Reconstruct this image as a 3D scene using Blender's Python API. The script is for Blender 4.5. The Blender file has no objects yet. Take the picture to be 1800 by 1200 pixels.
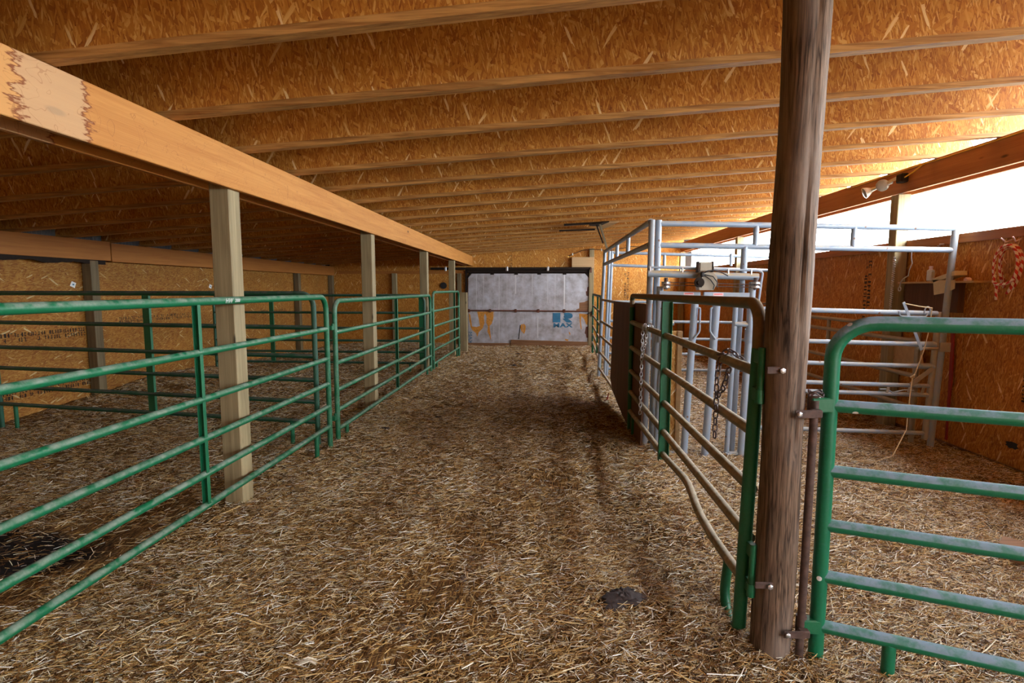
import bpy, math, random
import numpy as np
from mathutils import Vector, Matrix

PI = math.pi
C = bpy.context.scene.collection
sc = bpy.context.scene

# ------------------------------------------------------------------ camera
cam_d = bpy.data.cameras.new('camera')
cam = bpy.data.objects.new('camera', cam_d); C.objects.link(cam)
cam_d.sensor_width = 36; cam_d.lens = 19.0; cam_d.clip_start = 0.02; cam_d.clip_end = 200
yaw, pit = math.radians(3.31), math.radians(5.59)
cam.location = (0, 0, 1.6)
fwd = Vector((-math.sin(yaw) * math.cos(pit), math.cos(yaw) * math.cos(pit), -math.sin(pit)))
cam.rotation_euler = fwd.to_track_quat('-Z', 'Y').to_euler()
sc.camera = cam

# ------------------------------------------------------------------ light
w = bpy.data.worlds.new('world'); sc.world = w; w.use_nodes = True
wn = w.node_tree.nodes; bg = wn['Background']
bg.inputs[0].default_value = (0.85, 0.93, 1.0, 1); bg.inputs[1].default_value = 6.0
sc.view_settings.view_transform = 'Standard'
sc.view_settings.look = 'None'
sc.view_settings.gamma = 1
sc.view_settings.use_curve_mapping = False
sc.view_settings.exposure = 2.45
sc.cycles.max_bounces = 10
sc.cycles.diffuse_bounces = 4
sc.cycles.glossy_bounces = 3
sc.cycles.use_denoising = True
sc.cycles.sample_clamp_indirect = 8

def portal(name, loc, rot, sx, sy):
    d = bpy.data.lights.new(name, 'AREA'); d.shape = 'RECTANGLE'; d.size = sx; d.size_y = sy
    d.cycles.is_portal = True
    o = bpy.data.objects.new(name, d); C.objects.link(o); o.location = loc; o.rotation_euler = rot
# daylight sampling portals in the open band and an unseen bay shaped for light
portal('portal', (4.32, 6.5, 2.45), (0, PI / 2, 0), 0.9, 20.0)
portal('portal', (4.32, -2.45, 1.2), (0, PI / 2, 0), 2.9, 1.1)

# ------------------------------------------------------------------ helpers
def empty(name, loc=(0, 0, 0)):
    o = bpy.data.objects.new(name, None); C.objects.link(o); o.location = loc; o.empty_display_size = 0.1
    return o
def tag(o, label=None, cat=None, group=None, kind=None):
    if label: o['label'] = label
    if cat: o['category'] = cat
    if group: o['group'] = group
    if kind: o['kind'] = kind
    return o
def thing(name, label, cat, loc=(0, 0, 0), group=None):
    return tag(empty(name, loc), label, cat, group)

class MB:
    def __init__(s): s.v = []; s.f = []
    def add(s, vs, fs):
        n = len(s.v); s.v += [tuple(p) for p in vs]; s.f += [tuple(i + n for i in f) for f in fs]; return s
    def box(s, x0, x1, y0, y1, z0, z1, b=0.0):
        if b:
            return s.bbox(((x0 + x1) / 2, (y0 + y1) / 2, (z0 + z1) / 2), (abs(x1 - x0), abs(y1 - y0), abs(z1 - z0)), None, b)
        vs = [(x, y, z) for z in (z0, z1) for y in (y0, y1) for x in (x0, x1)]
        return s.add(vs, [(0, 2, 3, 1), (4, 5, 7, 6), (0, 1, 5, 4), (2, 6, 7, 3), (0, 4, 6, 2), (1, 3, 7, 5)])
    def bbox(s, c, size, R=None, b=0.004):
        """box with chamfered edges, centre c, rotation R (3x3)"""
        R = R or Matrix.Identity(3); c = Vector(c); h = [q / 2 for q in size]
        b = min(b, min(h) * 0.8); vs = []; idx = {}
        for i in (-1, 1):
            for j in (-1, 1):
                for k in (-1, 1):
                    for ax in range(3):
                        p = [i * (h[0] - b), j * (h[1] - b), k * (h[2] - b)]
                        p[ax] = (i, j, k)[ax] * h[ax]
                        idx[(i, j, k, ax)] = len(vs); vs.append(c + R @ Vector(p))
        fs = []
        for ax in range(3):
            o = [a for a in range(3) if a != ax]
            for sg in (-1, 1):
                q = []
                for (u, v) in ((-1, -1), (1, -1), (1, 1), (-1, 1)):
                    k = [0, 0, 0]; k[ax] = sg; k[o[0]] = u; k[o[1]] = v; q.append(idx[(*k, ax)])
                fs.append(q)
        for ax in range(3):
            o = [a for a in range(3) if a != ax]
            for u in (-1, 1):
                for v in (-1, 1):
                    k0 = [0, 0, 0]; k1 = [0, 0, 0]; k0[ax] = -1; k1[ax] = 1
                    for k in (k0, k1): k[o[0]] = u; k[o[1]] = v
                    fs.append([idx[(*k0, o[0])], idx[(*k1, o[0])], idx[(*k1, o[1])], idx[(*k0, o[1])]])
        for i in (-1, 1):
            for j in (-1, 1):
                for k in (-1, 1): fs.append([idx[(i, j, k, 0)], idx[(i, j, k, 1)], idx[(i, j, k, 2)]])
        return s.add(vs, fs)
    def bar(s, a, b, wd, th, side=(0, 0, 1), bv=0.002):
        """rectangular bar from a to b; wd across 'side', th along it"""
        a = Vector(a); b = Vector(b); d = (b - a); L = d.length; d.normalize()
        sd = Vector(side); sd = (sd - d * sd.dot(d)).normalized(); n = d.cross(sd)
        R = Matrix((d, n, sd)).transposed()
        return s.bbox((a + b) / 2, (L, wd, th), R, bv)
    def tube(s, pts, r, n=12, closed=False, cap=True):
        pts = [Vector(p) for p in pts]; m = len(pts)
        rr = r if isinstance(r, (list, tuple)) else [r] * m
        T = []
        for i in range(m):
            if closed: t = pts[(i + 1) % m] - pts[i - 1]
            elif i == 0: t = pts[1] - pts[0]
            elif i == m - 1: t = pts[-1] - pts[-2]
            else: t = (pts[i + 1] - pts[i]).normalized() + (pts[i] - pts[i - 1]).normalized()
            T.append(t.normalized())
        up = Vector((0, 0, 1)) if abs(T[0].z) < 0.9 else Vector((0, 1, 0))
        nn = (up - T[0] * up.dot(T[0])).normalized(); vs = []; fs = []
        for i in range(m):
            nn = (nn - T[i] * nn.dot(T[i])).normalized(); bb = T[i].cross(nn)
            for k in range(n):
                a = 2 * PI * k / n
                vs.append(pts[i] + (nn * math.cos(a) + bb * math.sin(a)) * rr[i])
        for i in range(m if closed else m - 1):
            j = (i + 1) % m
            for k in range(n):
                k2 = (k + 1) % n
                fs.append((i * n + k, i * n + k2, j * n + k2, j * n + k))
        if cap and not closed:
            fs.append(tuple(range(n))[::-1]); fs.append(tuple((m - 1) * n + k for k in range(n)))
        return s.add(vs, fs)
    def lathe(s, base, axis, prof, n=20):
        """prof = list of (distance along axis, radius)"""
        base = Vector(base); ax = Vector(axis).normalized()
        return s.tube([base + ax * d for d, r in prof], [max(r, 1e-4) for d, r in prof], n)
    def poly(s, pts):
        return s.add(pts, [tuple(range(len(pts)))])
    def prism(s, pts, ext):
        e = Vector(ext); n = len(pts); pts = [Vector(p) for p in pts]
        vs = pts + [p + e for p in pts]
        fs = [tuple(range(n))[::-1], tuple(range(n, 2 * n))] + [(i, (i + 1) % n, (i + 1) % n + n, i + n) for i in range(n)]
        return s.add(vs, fs)
    def build(s, name, m, parent=None, smooth=False, loc=None):
        off = Vector((0, 0, 0))
        if parent is not None:
            p = parent
            while p is not None: off += p.location; p = p.parent
        o_loc = Vector((0, 0, 0))
        if loc is not None and parent is None: off = Vector(loc); o_loc = Vector(loc)
        me = bpy.data.meshes.new(name)
        me.from_pydata([(p[0] - off.x, p[1] - off.y, p[2] - off.z) for p in s.v], [], s.f)
        me.update()
        o = bpy.data.objects.new(name, me); C.objects.link(o)
        o.parent = parent
        if parent is None: o.location = o_loc
        me.materials.append(m)
        if smooth:
            me.polygons.foreach_set('use_smooth', [True] * len(me.polygons))
            try: me.set_sharp_from_angle(angle=math.radians(40))
            except Exception: pass
        return o

def fillet(pts, r, n=6):
    pts = [Vector(p) for p in pts]; out = [pts[0]]
    for i in range(1, len(pts) - 1):
        a, b, c = pts[i - 1], pts[i], pts[i + 1]
        u = (a - b).normalized(); v = (c - b).normalized()
        q = min(r, (a - b).length * .49, (c - b).length * .49)
        ang = u.angle(v); t = q; 
        p0 = b + u * t; p1 = b + v * t
        rad = t * math.tan(ang / 2)
        cen = b + (u + v).normalized() * (t / math.cos(ang / 2))
        e0 = p0 - cen; e1 = p1 - cen; tot = e0.angle(e1)
        for k in range(n + 1):
            f = k / n
            out.append(cen + (e0 * math.sin((1 - f) * tot) + e1 * math.sin(f * tot)) / math.sin(tot))
    out.append(pts[-1]); return out

def text_obj(name, body, size, m, parent, loc, rot, ext=0.0008, space=1.0, shear=0.0, sx=1.0, bold=0.0):
    cu = bpy.data.curves.new(name, 'FONT'); cu.body = body; cu.size = size; cu.extrude = ext
    cu.align_x = 'CENTER'; cu.align_y = 'CENTER'; cu.space_character = space; cu.shear = shear; cu.offset = bold
    tmp = bpy.data.objects.new(name, cu); C.objects.link(tmp)
    bpy.context.view_layer.update()
    me = bpy.data.meshes.new_from_object(tmp.evaluated_get(bpy.context.evaluated_depsgraph_get()))
    bpy.data.objects.remove(tmp)
    o = bpy.data.objects.new(name, me); C.objects.link(o); me.materials.clear(); me.materials.append(m)
    off = Vector((0, 0, 0)); p = parent
    while p is not None: off += p.location; p = p.parent
    o.parent = parent; o.location = Vector(loc) - off; o.rotation_euler = rot; o.scale = (sx, 1, 1)
    return o

# ------------------------------------------------------------------ materials
def new_mat(name):
    m = bpy.data.materials.new(name); m.use_nodes = True
    nt = m.node_tree; b = nt.nodes['Principled BSDF']
    return m, nt, b
def N(nt, t, **kw):
    n = nt.nodes.new(t)
    for k, v in kw.items():
        if k.startswith('i_'):
            k2 = k[2:]; k2 = int(k2) if k2.isdigit() else k2
            n.inputs[k2].default_value = v
        else: setattr(n, k, v)
    return n
def L(nt, a, b): nt.links.new(a, b)
def ramp(nt, fac, stops, interp='LINEAR'):
    r = nt.nodes.new('ShaderNodeValToRGB'); r.color_ramp.interpolation = interp
    while len(r.color_ramp.elements) < len(stops): r.color_ramp.elements.new(0.5)
    for e, (p, c) in zip(r.color_ramp.elements, stops): e.position = p; e.color = (*c, 1)
    L(nt, fac, r.inputs[0]); return r.outputs[0]
def mixc(nt, fac, a, b, mode='MIX'):
    n = nt.nodes.new('ShaderNodeMix'); n.data_type = 'RGBA'; n.blend_type = mode
    for sock, v in ((n.inputs[0], fac), (n.inputs[6], a), (n.inputs[7], b)):
        if hasattr(v, 'is_output'): L(nt, v, sock)
        elif isinstance(v, (int, float)): sock.default_value = v
        else: sock.default_value = (*v, 1)
    return n.outputs[2]
def math_n(nt, op, a, b=None, clamp=False):
    n = nt.nodes.new('ShaderNodeMath'); n.operation = op; n.use_clamp = clamp
    for i, v in enumerate((a, b)):
        if v is None: continue
        if hasattr(v, 'is_output'): L(nt, v, n.inputs[i])
        else: n.inputs[i].default_value = v
    return n.outputs[0]
def noise(nt, vec, scale, detail=3, rough=0.5, dist=0.0):
    n = nt.nodes.new('ShaderNodeTexNoise'); n.inputs['Scale'].default_value = scale
    n.inputs['Detail'].default_value = detail; n.inputs['Roughness'].default_value = rough
    n.inputs['Distortion'].default_value = dist
    L(nt, vec, n.inputs['Vector']); return n.outputs[0]
def mapping(nt, vec, scale=(1, 1, 1), rot=(0, 0, 0), loc=(0, 0, 0)):
    n = nt.nodes.new('ShaderNodeMapping'); n.inputs['Scale'].default_value = scale
    n.inputs['Rotation'].default_value = rot; n.inputs['Location'].default_value = loc
    L(nt, vec, n.inputs['Vector']); return n.outputs[0]
def objco(nt, randomise=False):
    t = nt.nodes.new('ShaderNodeTexCoord').outputs['Object']
    if randomise:
        oi = nt.nodes.new('ShaderNodeObjectInfo')
        s = math_n(nt, 'MULTIPLY', oi.outputs['Random'], 37.0)
        v = nt.nodes.new('ShaderNodeVectorMath'); v.operation = 'ADD'
        cx = nt.nodes.new('ShaderNodeCombineXYZ')
        for i in range(3): L(nt, s, cx.inputs[i])
        L(nt, t, v.inputs[0]); L(nt, cx.outputs[0], v.inputs[1]); t = v.outputs[0]
    return t
def bump(nt, b, h, strength=0.3, dist=0.01):
    n = nt.nodes.new('ShaderNodeBump'); n.inputs['Strength'].default_value = strength
    n.inputs['Distance'].default_value = dist; L(nt, h, n.inputs['Height']); L(nt, n.outputs[0], b.inputs['Normal'])

def osb_mat(name, plane='xz', vertical=True, tint=(1, 1, 1), dark=1.0, rnd=False, size=1.0, seam=0.0):
    """oriented strand board: overlapping wood flakes, mostly along one axis"""
    m, nt, b = new_mat(name)
    co = objco(nt, rnd); sep = N(nt, 'ShaderNodeSeparateXYZ'); L(nt, co, sep.inputs[0])
    uv = N(nt, 'ShaderNodeCombineXYZ')
    ia = {'x': 0, 'y': 1, 'z': 2}
    L(nt, sep.outputs[ia[plane[0]]], uv.inputs[0]); L(nt, sep.outputs[ia[plane[1]]], uv.inputs[1])
    # slight distortion
    nz = nt.nodes.new('ShaderNodeTexNoise'); nz.inputs['Scale'].default_value = 9; nz.inputs['Detail'].default_value = 2
    L(nt, uv.outputs[0], nz.inputs['Vector'])
    add = N(nt, 'ShaderNodeVectorMath', operation='MULTIPLY_ADD'); L(nt, nz.outputs[1], add.inputs[0])
    add.inputs[1].default_value = (0.008, 0.008, 0); L(nt, uv.outputs[0], add.inputs[2]); base = add.outputs[0]
    stops = [(0.0, (0.22, 0.060, 0.008)), (0.2, (0.40, 0.130, 0.016)), (0.5, (0.54, 0.215, 0.028)),
             (0.78, (0.66, 0.310, 0.055)), (0.93, (0.80, 0.47, 0.14)), (1.0, (0.92, 0.67, 0.33))]
    col = None; angs = [0.0, 0.35, -0.45, 0.9, -1.1, 0.15, -0.25, 0.6, -0.35]; a0 = PI / 2 if vertical else 0
    for i, a in enumerate(angs):
        mp = mapping(nt, base, (1, 1, 1), (0, 0, a + a0), (3.1 * i, 1.7 * i, 0))
        k = (1.2, 0.9, 1.4, 1.1, 1.3, 2.0, 2.6, 0.9, 1.2)[i] / size
        mp = mapping(nt, mp, (8.5 * k, (40 if i < 5 else 60) * k, 1))
        v = N(nt, 'ShaderNodeTexVoronoi', voronoi_dimensions='2D', distance='CHEBYCHEV'); v.inputs['Scale'].default_value = 1
        v.inputs['Randomness'].default_value = 0.9; L(nt, mp, v.inputs['Vector'])
        s = N(nt, 'ShaderNodeSeparateColor'); L(nt, v.outputs['Color'], s.inputs[0])
        gr = noise(nt, mapping(nt, mp, (1.2, 9, 1)), 2.0, 2)
        val = math_n(nt, 'ADD', math_n(nt, 'MULTIPLY', s.outputs[0], 0.74), math_n(nt, 'MULTIPLY', gr, 0.36))
        # darker towards each flake's rim
        val = math_n(nt, 'SUBTRACT', val, math_n(nt, 'MULTIPLY', math_n(nt, 'POWER', v.outputs['Distance'], 3.0), 0.35), clamp=True)
        if col is None: col = val
        else:
            thr = (0, .5, .5, .6, .6, .6, .65, .972, .965)[i]
            mask = math_n(nt, 'GREATER_THAN', s.outputs[1], thr)
            if i >= 7: val = math_n(nt, 'ADD', val, 0.26, clamp=True)
            mx = N(nt, 'ShaderNodeMix'); mx.data_type = 'FLOAT'
            L(nt, mask, mx.inputs[0]); L(nt, col, mx.inputs[2]); L(nt, val, mx.inputs[3]); col = mx.outputs[0]
    big = noise(nt, uv.outputs[0], 1.3, 3)
    c = ramp(nt, col, stops)
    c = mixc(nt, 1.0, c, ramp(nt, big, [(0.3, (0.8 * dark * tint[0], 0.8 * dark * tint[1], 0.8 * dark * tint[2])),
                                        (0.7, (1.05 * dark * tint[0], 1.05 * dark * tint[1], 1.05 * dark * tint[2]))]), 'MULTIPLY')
    L(nt, c, b.inputs['Base Color']); b.inputs['Roughness'].default_value = 0.62
    b.inputs['Specular IOR Level'].default_value = 0.3
    bump(nt, b, col, 0.25, 0.004)
    return m

def wood_mat(name, axis, c0, c1, c2=None, scale=1.0, rough=0.6, rnd=False, knots=False, contrast=(0.3, 0.7), extra=None):
    m, nt, b = new_mat(name)
    co = objco(nt, rnd)
    sc_ = {'x': (0.5, 9, 9), 'y': (9, 0.5, 9), 'z': (9, 9, 0.5)}[axis]
    mp = mapping(nt, co, tuple(q * scale for q in sc_))
    n1 = noise(nt, mp, 2.2, 4, 0.6, 0.6)
    fine = noise(nt, mapping(nt, mp, {'x': (1, 6, 6), 'y': (6, 1, 6), 'z': (6, 6, 1)}[axis]), 3.0, 3, 0.6)
    f = math_n(nt, 'ADD', math_n(nt, 'MULTIPLY', n1, 0.7), math_n(nt, 'MULTIPLY', fine, 0.3))
    mid = c2 or tuple((p + q) / 2 for p, q in zip(c0, c1))
    c = ramp(nt, f, [(contrast[0], c0), (0.5, mid), (contrast[1], c1)])
    if knots:
        v = N(nt, 'ShaderNodeTexVoronoi'); v.inputs['Scale'].default_value = 1.0
        ks = {'x': (1.6, 5, 5), 'y': (5, 1.6, 5), 'z': (5, 5, 1.6)}[axis]
        L(nt, mapping(nt, co, ks), v.inputs['Vector'])
        k = ramp(nt, v.outputs['Distance'], [(0.06, (1, 1, 1)), (0.10, (0, 0, 0))])
        c = mixc(nt, k, c, tuple(q * 0.35 for q in c0))
    if extra: c = extra(nt, co, c)
    L(nt, c, b.inputs['Base Color']); b.inputs['Roughness'].default_value = rough
    b.inputs['Specular IOR Level'].default_value = 0.3
    bump(nt, b, f, 0.3, 0.003)
    return m

def metal_paint(name, base, dust, amount=0.5, rough=0.45, chips=None, upward=True, metallic=0.0, lo=-0.1, hi=0.35):
    """painted pipe: dust settled on the faces that look up (green_blue adds painted sky reflection), small chips"""
    m, nt, b = new_mat(name)
    co = objco(nt, True)
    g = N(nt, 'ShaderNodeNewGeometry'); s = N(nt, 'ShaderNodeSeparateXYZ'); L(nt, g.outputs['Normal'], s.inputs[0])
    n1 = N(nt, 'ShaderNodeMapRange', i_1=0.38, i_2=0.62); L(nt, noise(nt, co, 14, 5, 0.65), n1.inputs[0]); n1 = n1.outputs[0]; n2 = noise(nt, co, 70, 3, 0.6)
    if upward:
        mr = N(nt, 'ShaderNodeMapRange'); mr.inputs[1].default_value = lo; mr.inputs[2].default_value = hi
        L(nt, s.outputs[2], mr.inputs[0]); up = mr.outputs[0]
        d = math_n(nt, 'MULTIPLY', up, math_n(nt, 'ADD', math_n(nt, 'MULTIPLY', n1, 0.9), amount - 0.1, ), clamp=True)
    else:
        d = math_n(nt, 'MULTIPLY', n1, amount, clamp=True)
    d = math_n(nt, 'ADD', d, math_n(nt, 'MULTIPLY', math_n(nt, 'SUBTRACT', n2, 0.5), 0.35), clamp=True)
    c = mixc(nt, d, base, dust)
    if chips:
        v = N(nt, 'ShaderNodeTexVoronoi'); v.inputs['Scale'].default_value = 11; L(nt, co, v.inputs['Vector'])
        sp = N(nt, 'ShaderNodeSeparateColor'); L(nt, v.outputs['Color'], sp.inputs[0])
        k = math_n(nt, 'MULTIPLY', math_n(nt, 'LESS_THAN', v.outputs['Distance'], 0.12), math_n(nt, 'GREATER_THAN', sp.outputs[0], 0.6))
        c = mixc(nt, k, c, chips)
    L(nt, c, b.inputs['Base Color'])
    r = N(nt, 'ShaderNodeMapRange'); r.inputs[3].default_value = rough; r.inputs[4].default_value = 0.9; L(nt, d, r.inputs[0])
    L(nt, r.outputs[0], b.inputs['Roughness']); b.inputs['Metallic'].default_value = metallic
    return m

def plain(name, col, rough=0.6, metallic=0.0, var=0.25, scale=12, spec=0.4):
    m, nt, b = new_mat(name); co = objco(nt)
    n1 = noise(nt, co, scale, 4, 0.6)
    c = ramp(nt, n1, [(0.25, tuple(q * (1 - var) for q in col)), (0.75, tuple(min(1, q * (1 + var)) for q in col))])
    L(nt, c, b.inputs['Base Color']); b.inputs['Roughness'].default_value = rough
    b.inputs['Metallic'].default_value = metallic; b.inputs['Specular IOR Level'].default_value = spec
    return m

M = {}
M['web'] = osb_mat('osb_joist_web', 'xz', True, rnd=True)
M['osb_side'] = osb_mat('osb_side_wall', 'yz', False, dark=0.64)  # darkened OSB copy: dimness of the left side put into the colour
M['osb_right'] = osb_mat('osb_right_wall', 'yz', True, dark=0.95, tint=(1, 0.88, 0.8))
M['osb_back'] = osb_mat('osb_back_wall', 'xz', True, dark=1.0)
M['osb_board'] = osb_mat('osb_offcut', 'xz', True, tint=(1.15, 1.5, 2.6))
M['flange'] = wood_mat('joist_flange_wood', 'x', (0.24, 0.095, 0.021), (0.62, 0.33, 0.10), rnd=True, scale=2.2, contrast=(0.36, 0.62))
def beam_extra(nt, co, c):
    # weathered pale end of the beam with a ragged brown water mark
    sp = N(nt, 'ShaderNodeSeparateXYZ'); L(nt, co, sp.inputs[0])
    nz = noise(nt, mapping(nt, co, (1, 3, 14)), 2.0, 4, 0.65)
    y = math_n(nt, 'ADD', sp.outputs[1], math_n(nt, 'MULTIPLY', nz, 0.30))
    pale = mixc(nt, math_n(nt, 'LESS_THAN', y, 2.66), c, mixc(nt, 0.7, c, (0.56, 0.35, 0.18)))
    e = math_n(nt, 'ABSOLUTE', math_n(nt, 'SUBTRACT', y, 2.665))
    ed = ramp(nt, e, [(0.004, (1, 1, 1)), (0.018, (0, 0, 0))])
    c2 = mixc(nt, ed, pale, (0.22, 0.06, 0.012))
    # fresh orange patch at the near end
    c3 = mixc(nt, math_n(nt, 'LESS_THAN', y, 2.32), c2, (0.60, 0.29, 0.085))
    e2 = math_n(nt, 'ABSOLUTE', math_n(nt, 'SUBTRACT', y, 2.325))
    c3 = mixc(nt, ramp(nt, e2, [(0.004, (1, 1, 1)), (0.02, (0, 0, 0))]), c3, (0.22, 0.06, 0.012))
    # water rings further along
    n2 = noise(nt, mapping(nt, co, (1, 4, 5)), 1.4, 2, 0.4, 1.5)
    k = math_n(nt, 'ABSOLUTE', math_n(nt, 'SUBTRACT', n2, 0.55))
    ring = math_n(nt, 'MULTIPLY', math_n(nt, 'LESS_THAN', k, 0.006), 0.35)
    return mixc(nt, ring, c3, (0.25, 0.08, 0.02))
M['beam'] = wood_mat('beam_fir', 'y', (0.42, 0.15, 0.026), (0.62, 0.28, 0.065), knots=True, extra=beam_extra)
M['beam2'] = wood_mat('beam_fir_plain', 'y', (0.30, 0.10, 0.018), (0.43, 0.17, 0.034))  # darker than the aisle beam; dim left-side light painted into the wood
M['beam_right'] = wood_mat('beam_fir_red', 'y', (0.30, 0.10, 0.03), (0.46, 0.19, 0.06), knots=True)
M['post'] = wood_mat('treated_post', 'z', (0.19, 0.145, 0.072), (0.41, 0.32, 0.175), knots=True)
M['post_dark'] = wood_mat('treated_post_dark', 'z', (0.10, 0.07, 0.035), (0.24, 0.18, 0.095))  # shaded copy of the treated post, painted darker for the dim left wall
M['board'] = wood_mat('pine_board', 'x', (0.42, 0.26, 0.12), (0.58, 0.38, 0.19), knots=True)
M['board_brown'] = wood_mat('brown_board', 'x', (0.15, 0.065, 0.025), (0.34, 0.17, 0.08))
def pole_extra(nt, co, c):
    n2 = noise(nt, mapping(nt, co, (14, 14, 0.5)), 1.5, 3, 0.55, 0.9)
    k = math_n(nt, 'ABSOLUTE', math_n(nt, 'SUBTRACT', n2, 0.5))
    cr = ramp(nt, k, [(0.0, (1, 1, 1)), (0.035, (0, 0, 0))])
    c = mixc(nt, math_n(nt, 'MULTIPLY', cr, 0.85), c, (0.02, 0.010, 0.006))
    n3 = noise(nt, mapping(nt, co, (3, 3, 0.8)), 2.0, 3)
    return mixc(nt, ramp(nt, n3, [(0.45, (0, 0, 0)), (0.65, (0.6, 0.6, 0.6))]), c, (0.26, 0.20, 0.165))
M['pole'] = wood_mat('weathered_pole', 'z', (0.022, 0.011, 0.006), (0.25, 0.165, 0.108), scale=4.5, rough=0.85, contrast=(0.36, 0.66), extra=pole_extra)
M['plywood'] = wood_mat('stained_plywood', 'z', (0.085, 0.032, 0.016), (0.17, 0.075, 0.04), scale=0.5, rough=0.7)
M['green'] = metal_paint('green_pipe', (0.001, 0.125, 0.046), (0.22, 0.27, 0.21), 0.10, chips=(0.7, 0.7, 0.68))
M['green_blue'] = metal_paint('green_pipe_dust_and_sky', (0.0, 0.135, 0.058), (0.19, 0.26, 0.32), 0.38, chips=(0.75, 0.75, 0.75), lo=0.08, hi=0.22)  # blue-grey on upward faces is dust plus sky reflection painted into one colour
M['green_clean'] = metal_paint('green_paint', (0.001, 0.120, 0.045), (0.12, 0.2, 0.14), 0.10, upward=False)
M['green_dark'] = metal_paint('green_pipe_dark', (0.004, 0.09, 0.042), (0.12, 0.14, 0.12), 0.25)
M['olive'] = metal_paint('dusty_olive_pipe', (0.16, 0.135, 0.075), (0.40, 0.34, 0.25), 0.4, rough=0.5)
M['brown_top'] = metal_paint('dirt_crusted_pipe', (0.05, 0.075, 0.035), (0.23, 0.15, 0.08), 0.75, rough=0.5, lo=-0.6, hi=0.1)
M['grey'] = metal_paint('grey_blue_pipe', (0.27, 0.33, 0.415), (0.46, 0.42, 0.35), 0.12, rough=0.35, chips=(0.2, 0.12, 0.08))
M['grey_dust'] = metal_paint('grey_pipe_dusty', (0.26, 0.32, 0.39), (0.46, 0.36, 0.24), 0.55, rough=0.4)
M['grey_tan'] = metal_paint('tan_grey_pipe', (0.28, 0.245, 0.19), (0.44, 0.36, 0.26), 0.5, rough=0.5)
M['zinc'] = plain('zinc', (0.55, 0.56, 0.58), 0.35, 0.85)
M['rust'] = plain('rusty_steel', (0.085, 0.050, 0.040), 0.65, 0.1, 0.5, 30)
M['chain_dark'] = plain('dark_chain', (0.13, 0.10, 0.10), 0.45, 0.8)
M['dark_steel'] = plain('dark_brown_steel', (0.020, 0.012, 0.008), 0.7, 0.0, 0.25, 12, 0.15)
M['rust_bar'] = plain('rust_red_bar', (0.13, 0.045, 0.025), 0.6, 0.2)
M['black'] = plain('black_rubber', (0.02, 0.018, 0.018), 0.6)
M['manure'] = plain('dark_manure', (0.045, 0.032, 0.03), 0.85, 0, 0.6, 40)
M['soil'] = plain('clod_soil', (0.16, 0.12, 0.10), 0.9, 0, 0.4, 40)
M['white'] = plain('white_paper', (0.75, 0.75, 0.72), 0.6, 0, 0.08)
M['blue_ink'] = plain('blue_ink', (0.035, 0.17, 0.30), 0.55, 0, 0.3, 6)
M['red_ink'] = plain('red_ink', (0.75, 0.12, 0.12), 0.5, 0, 0.1)
M['pinkish'] = plain('label_pink', (0.78, 0.55, 0.56), 0.5, 0, 0.05)
M['ink'] = plain('black_ink', (0.022, 0.010, 0.006), 0.7, 0, 0.3)
M['foam_orange'] = plain('orange_foam', (0.62, 0.27, 0.045), 0.8, 0, 0.3, 20)
M['red'] = plain('red_tape', (0.30, 0.012, 0.006), 0.5)
M['bottle'] = plain('bottle_plastic', (0.62, 0.57, 0.50), 0.35, 0, 0.06)
M['cardboard'] = plain('pale_cardboard', (0.62, 0.50, 0.30), 0.7, 0, 0.1)
M['yellow'] = plain('yellow_cable', (0.70, 0.42, 0.03), 0.4, 0, 0.1)
M['twine'] = plain('tan_twine', (0.55, 0.40, 0.22), 0.8, 0, 0.2, 60)
M['tan_metal'] = metal_paint('dusty_winch_housing', (0.34, 0.29, 0.22), (0.45, 0.36, 0.25), 0.5, upward=True)
M['lamp_white'] = plain('lamp_grey', (0.55, 0.52, 0.48), 0.3, 0.3)
M['glass'] = plain('lamp_face', (0.30, 0.28, 0.26), 0.15, 0.0, 0.15, 25, 0.8)
def yellow_bulb():
    m, nt, b = new_mat('amber_cap'); b.inputs['Base Color'].default_value = (0.8, 0.5, 0.1, 1); return m
M['amber'] = yellow_bulb()

def corr_mat():
    m, nt, b = new_mat('galvanised_sheet'); co = objco(nt)
    c = ramp(nt, noise(nt, co, 5, 3), [(0.3, (0.10, 0.115, 0.13)), (0.7, (0.17, 0.19, 0.21))])
    L(nt, c, b.inputs['Base Color']); b.inputs['Metallic'].default_value = 0.1; b.inputs['Roughness'].default_value = 0.5
    return m
M['corr'] = corr_mat()

def foil_mat():
    m, nt, b = new_mat('foil_faced_foam'); co = objco(nt)
    n1 = noise(nt, co, 3.5, 5, 0.65); n2 = noise(nt, mapping(nt, co, (14, 1, 0.8)), 3.0, 3)
    c = ramp(nt, n1, [(0.3, (0.30, 0.27, 0.26)), (0.5, (0.47, 0.46, 0.49)), (0.7, (0.62, 0.64, 0.70))])
    c = mixc(nt, ramp(nt, n2, [(0.62, (0, 0, 0)), (0.72, (0.35, 0.35, 0.35))]), c, (0.80, 0.80, 0.84))
    L(nt, c, b.inputs['Base Color']); b.inputs['Roughness'].default_value = 0.5; b.inputs['Metallic'].default_value = 0.15
    bump(nt, b, noise(nt, co, 14, 3), 0.3, 0.01); return m
M['foil'] = foil_mat()
M['foil_crease'] = plain('foil_tape', (0.92, 0.93, 0.96), 0.25, 0.3, 0.03)

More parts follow.
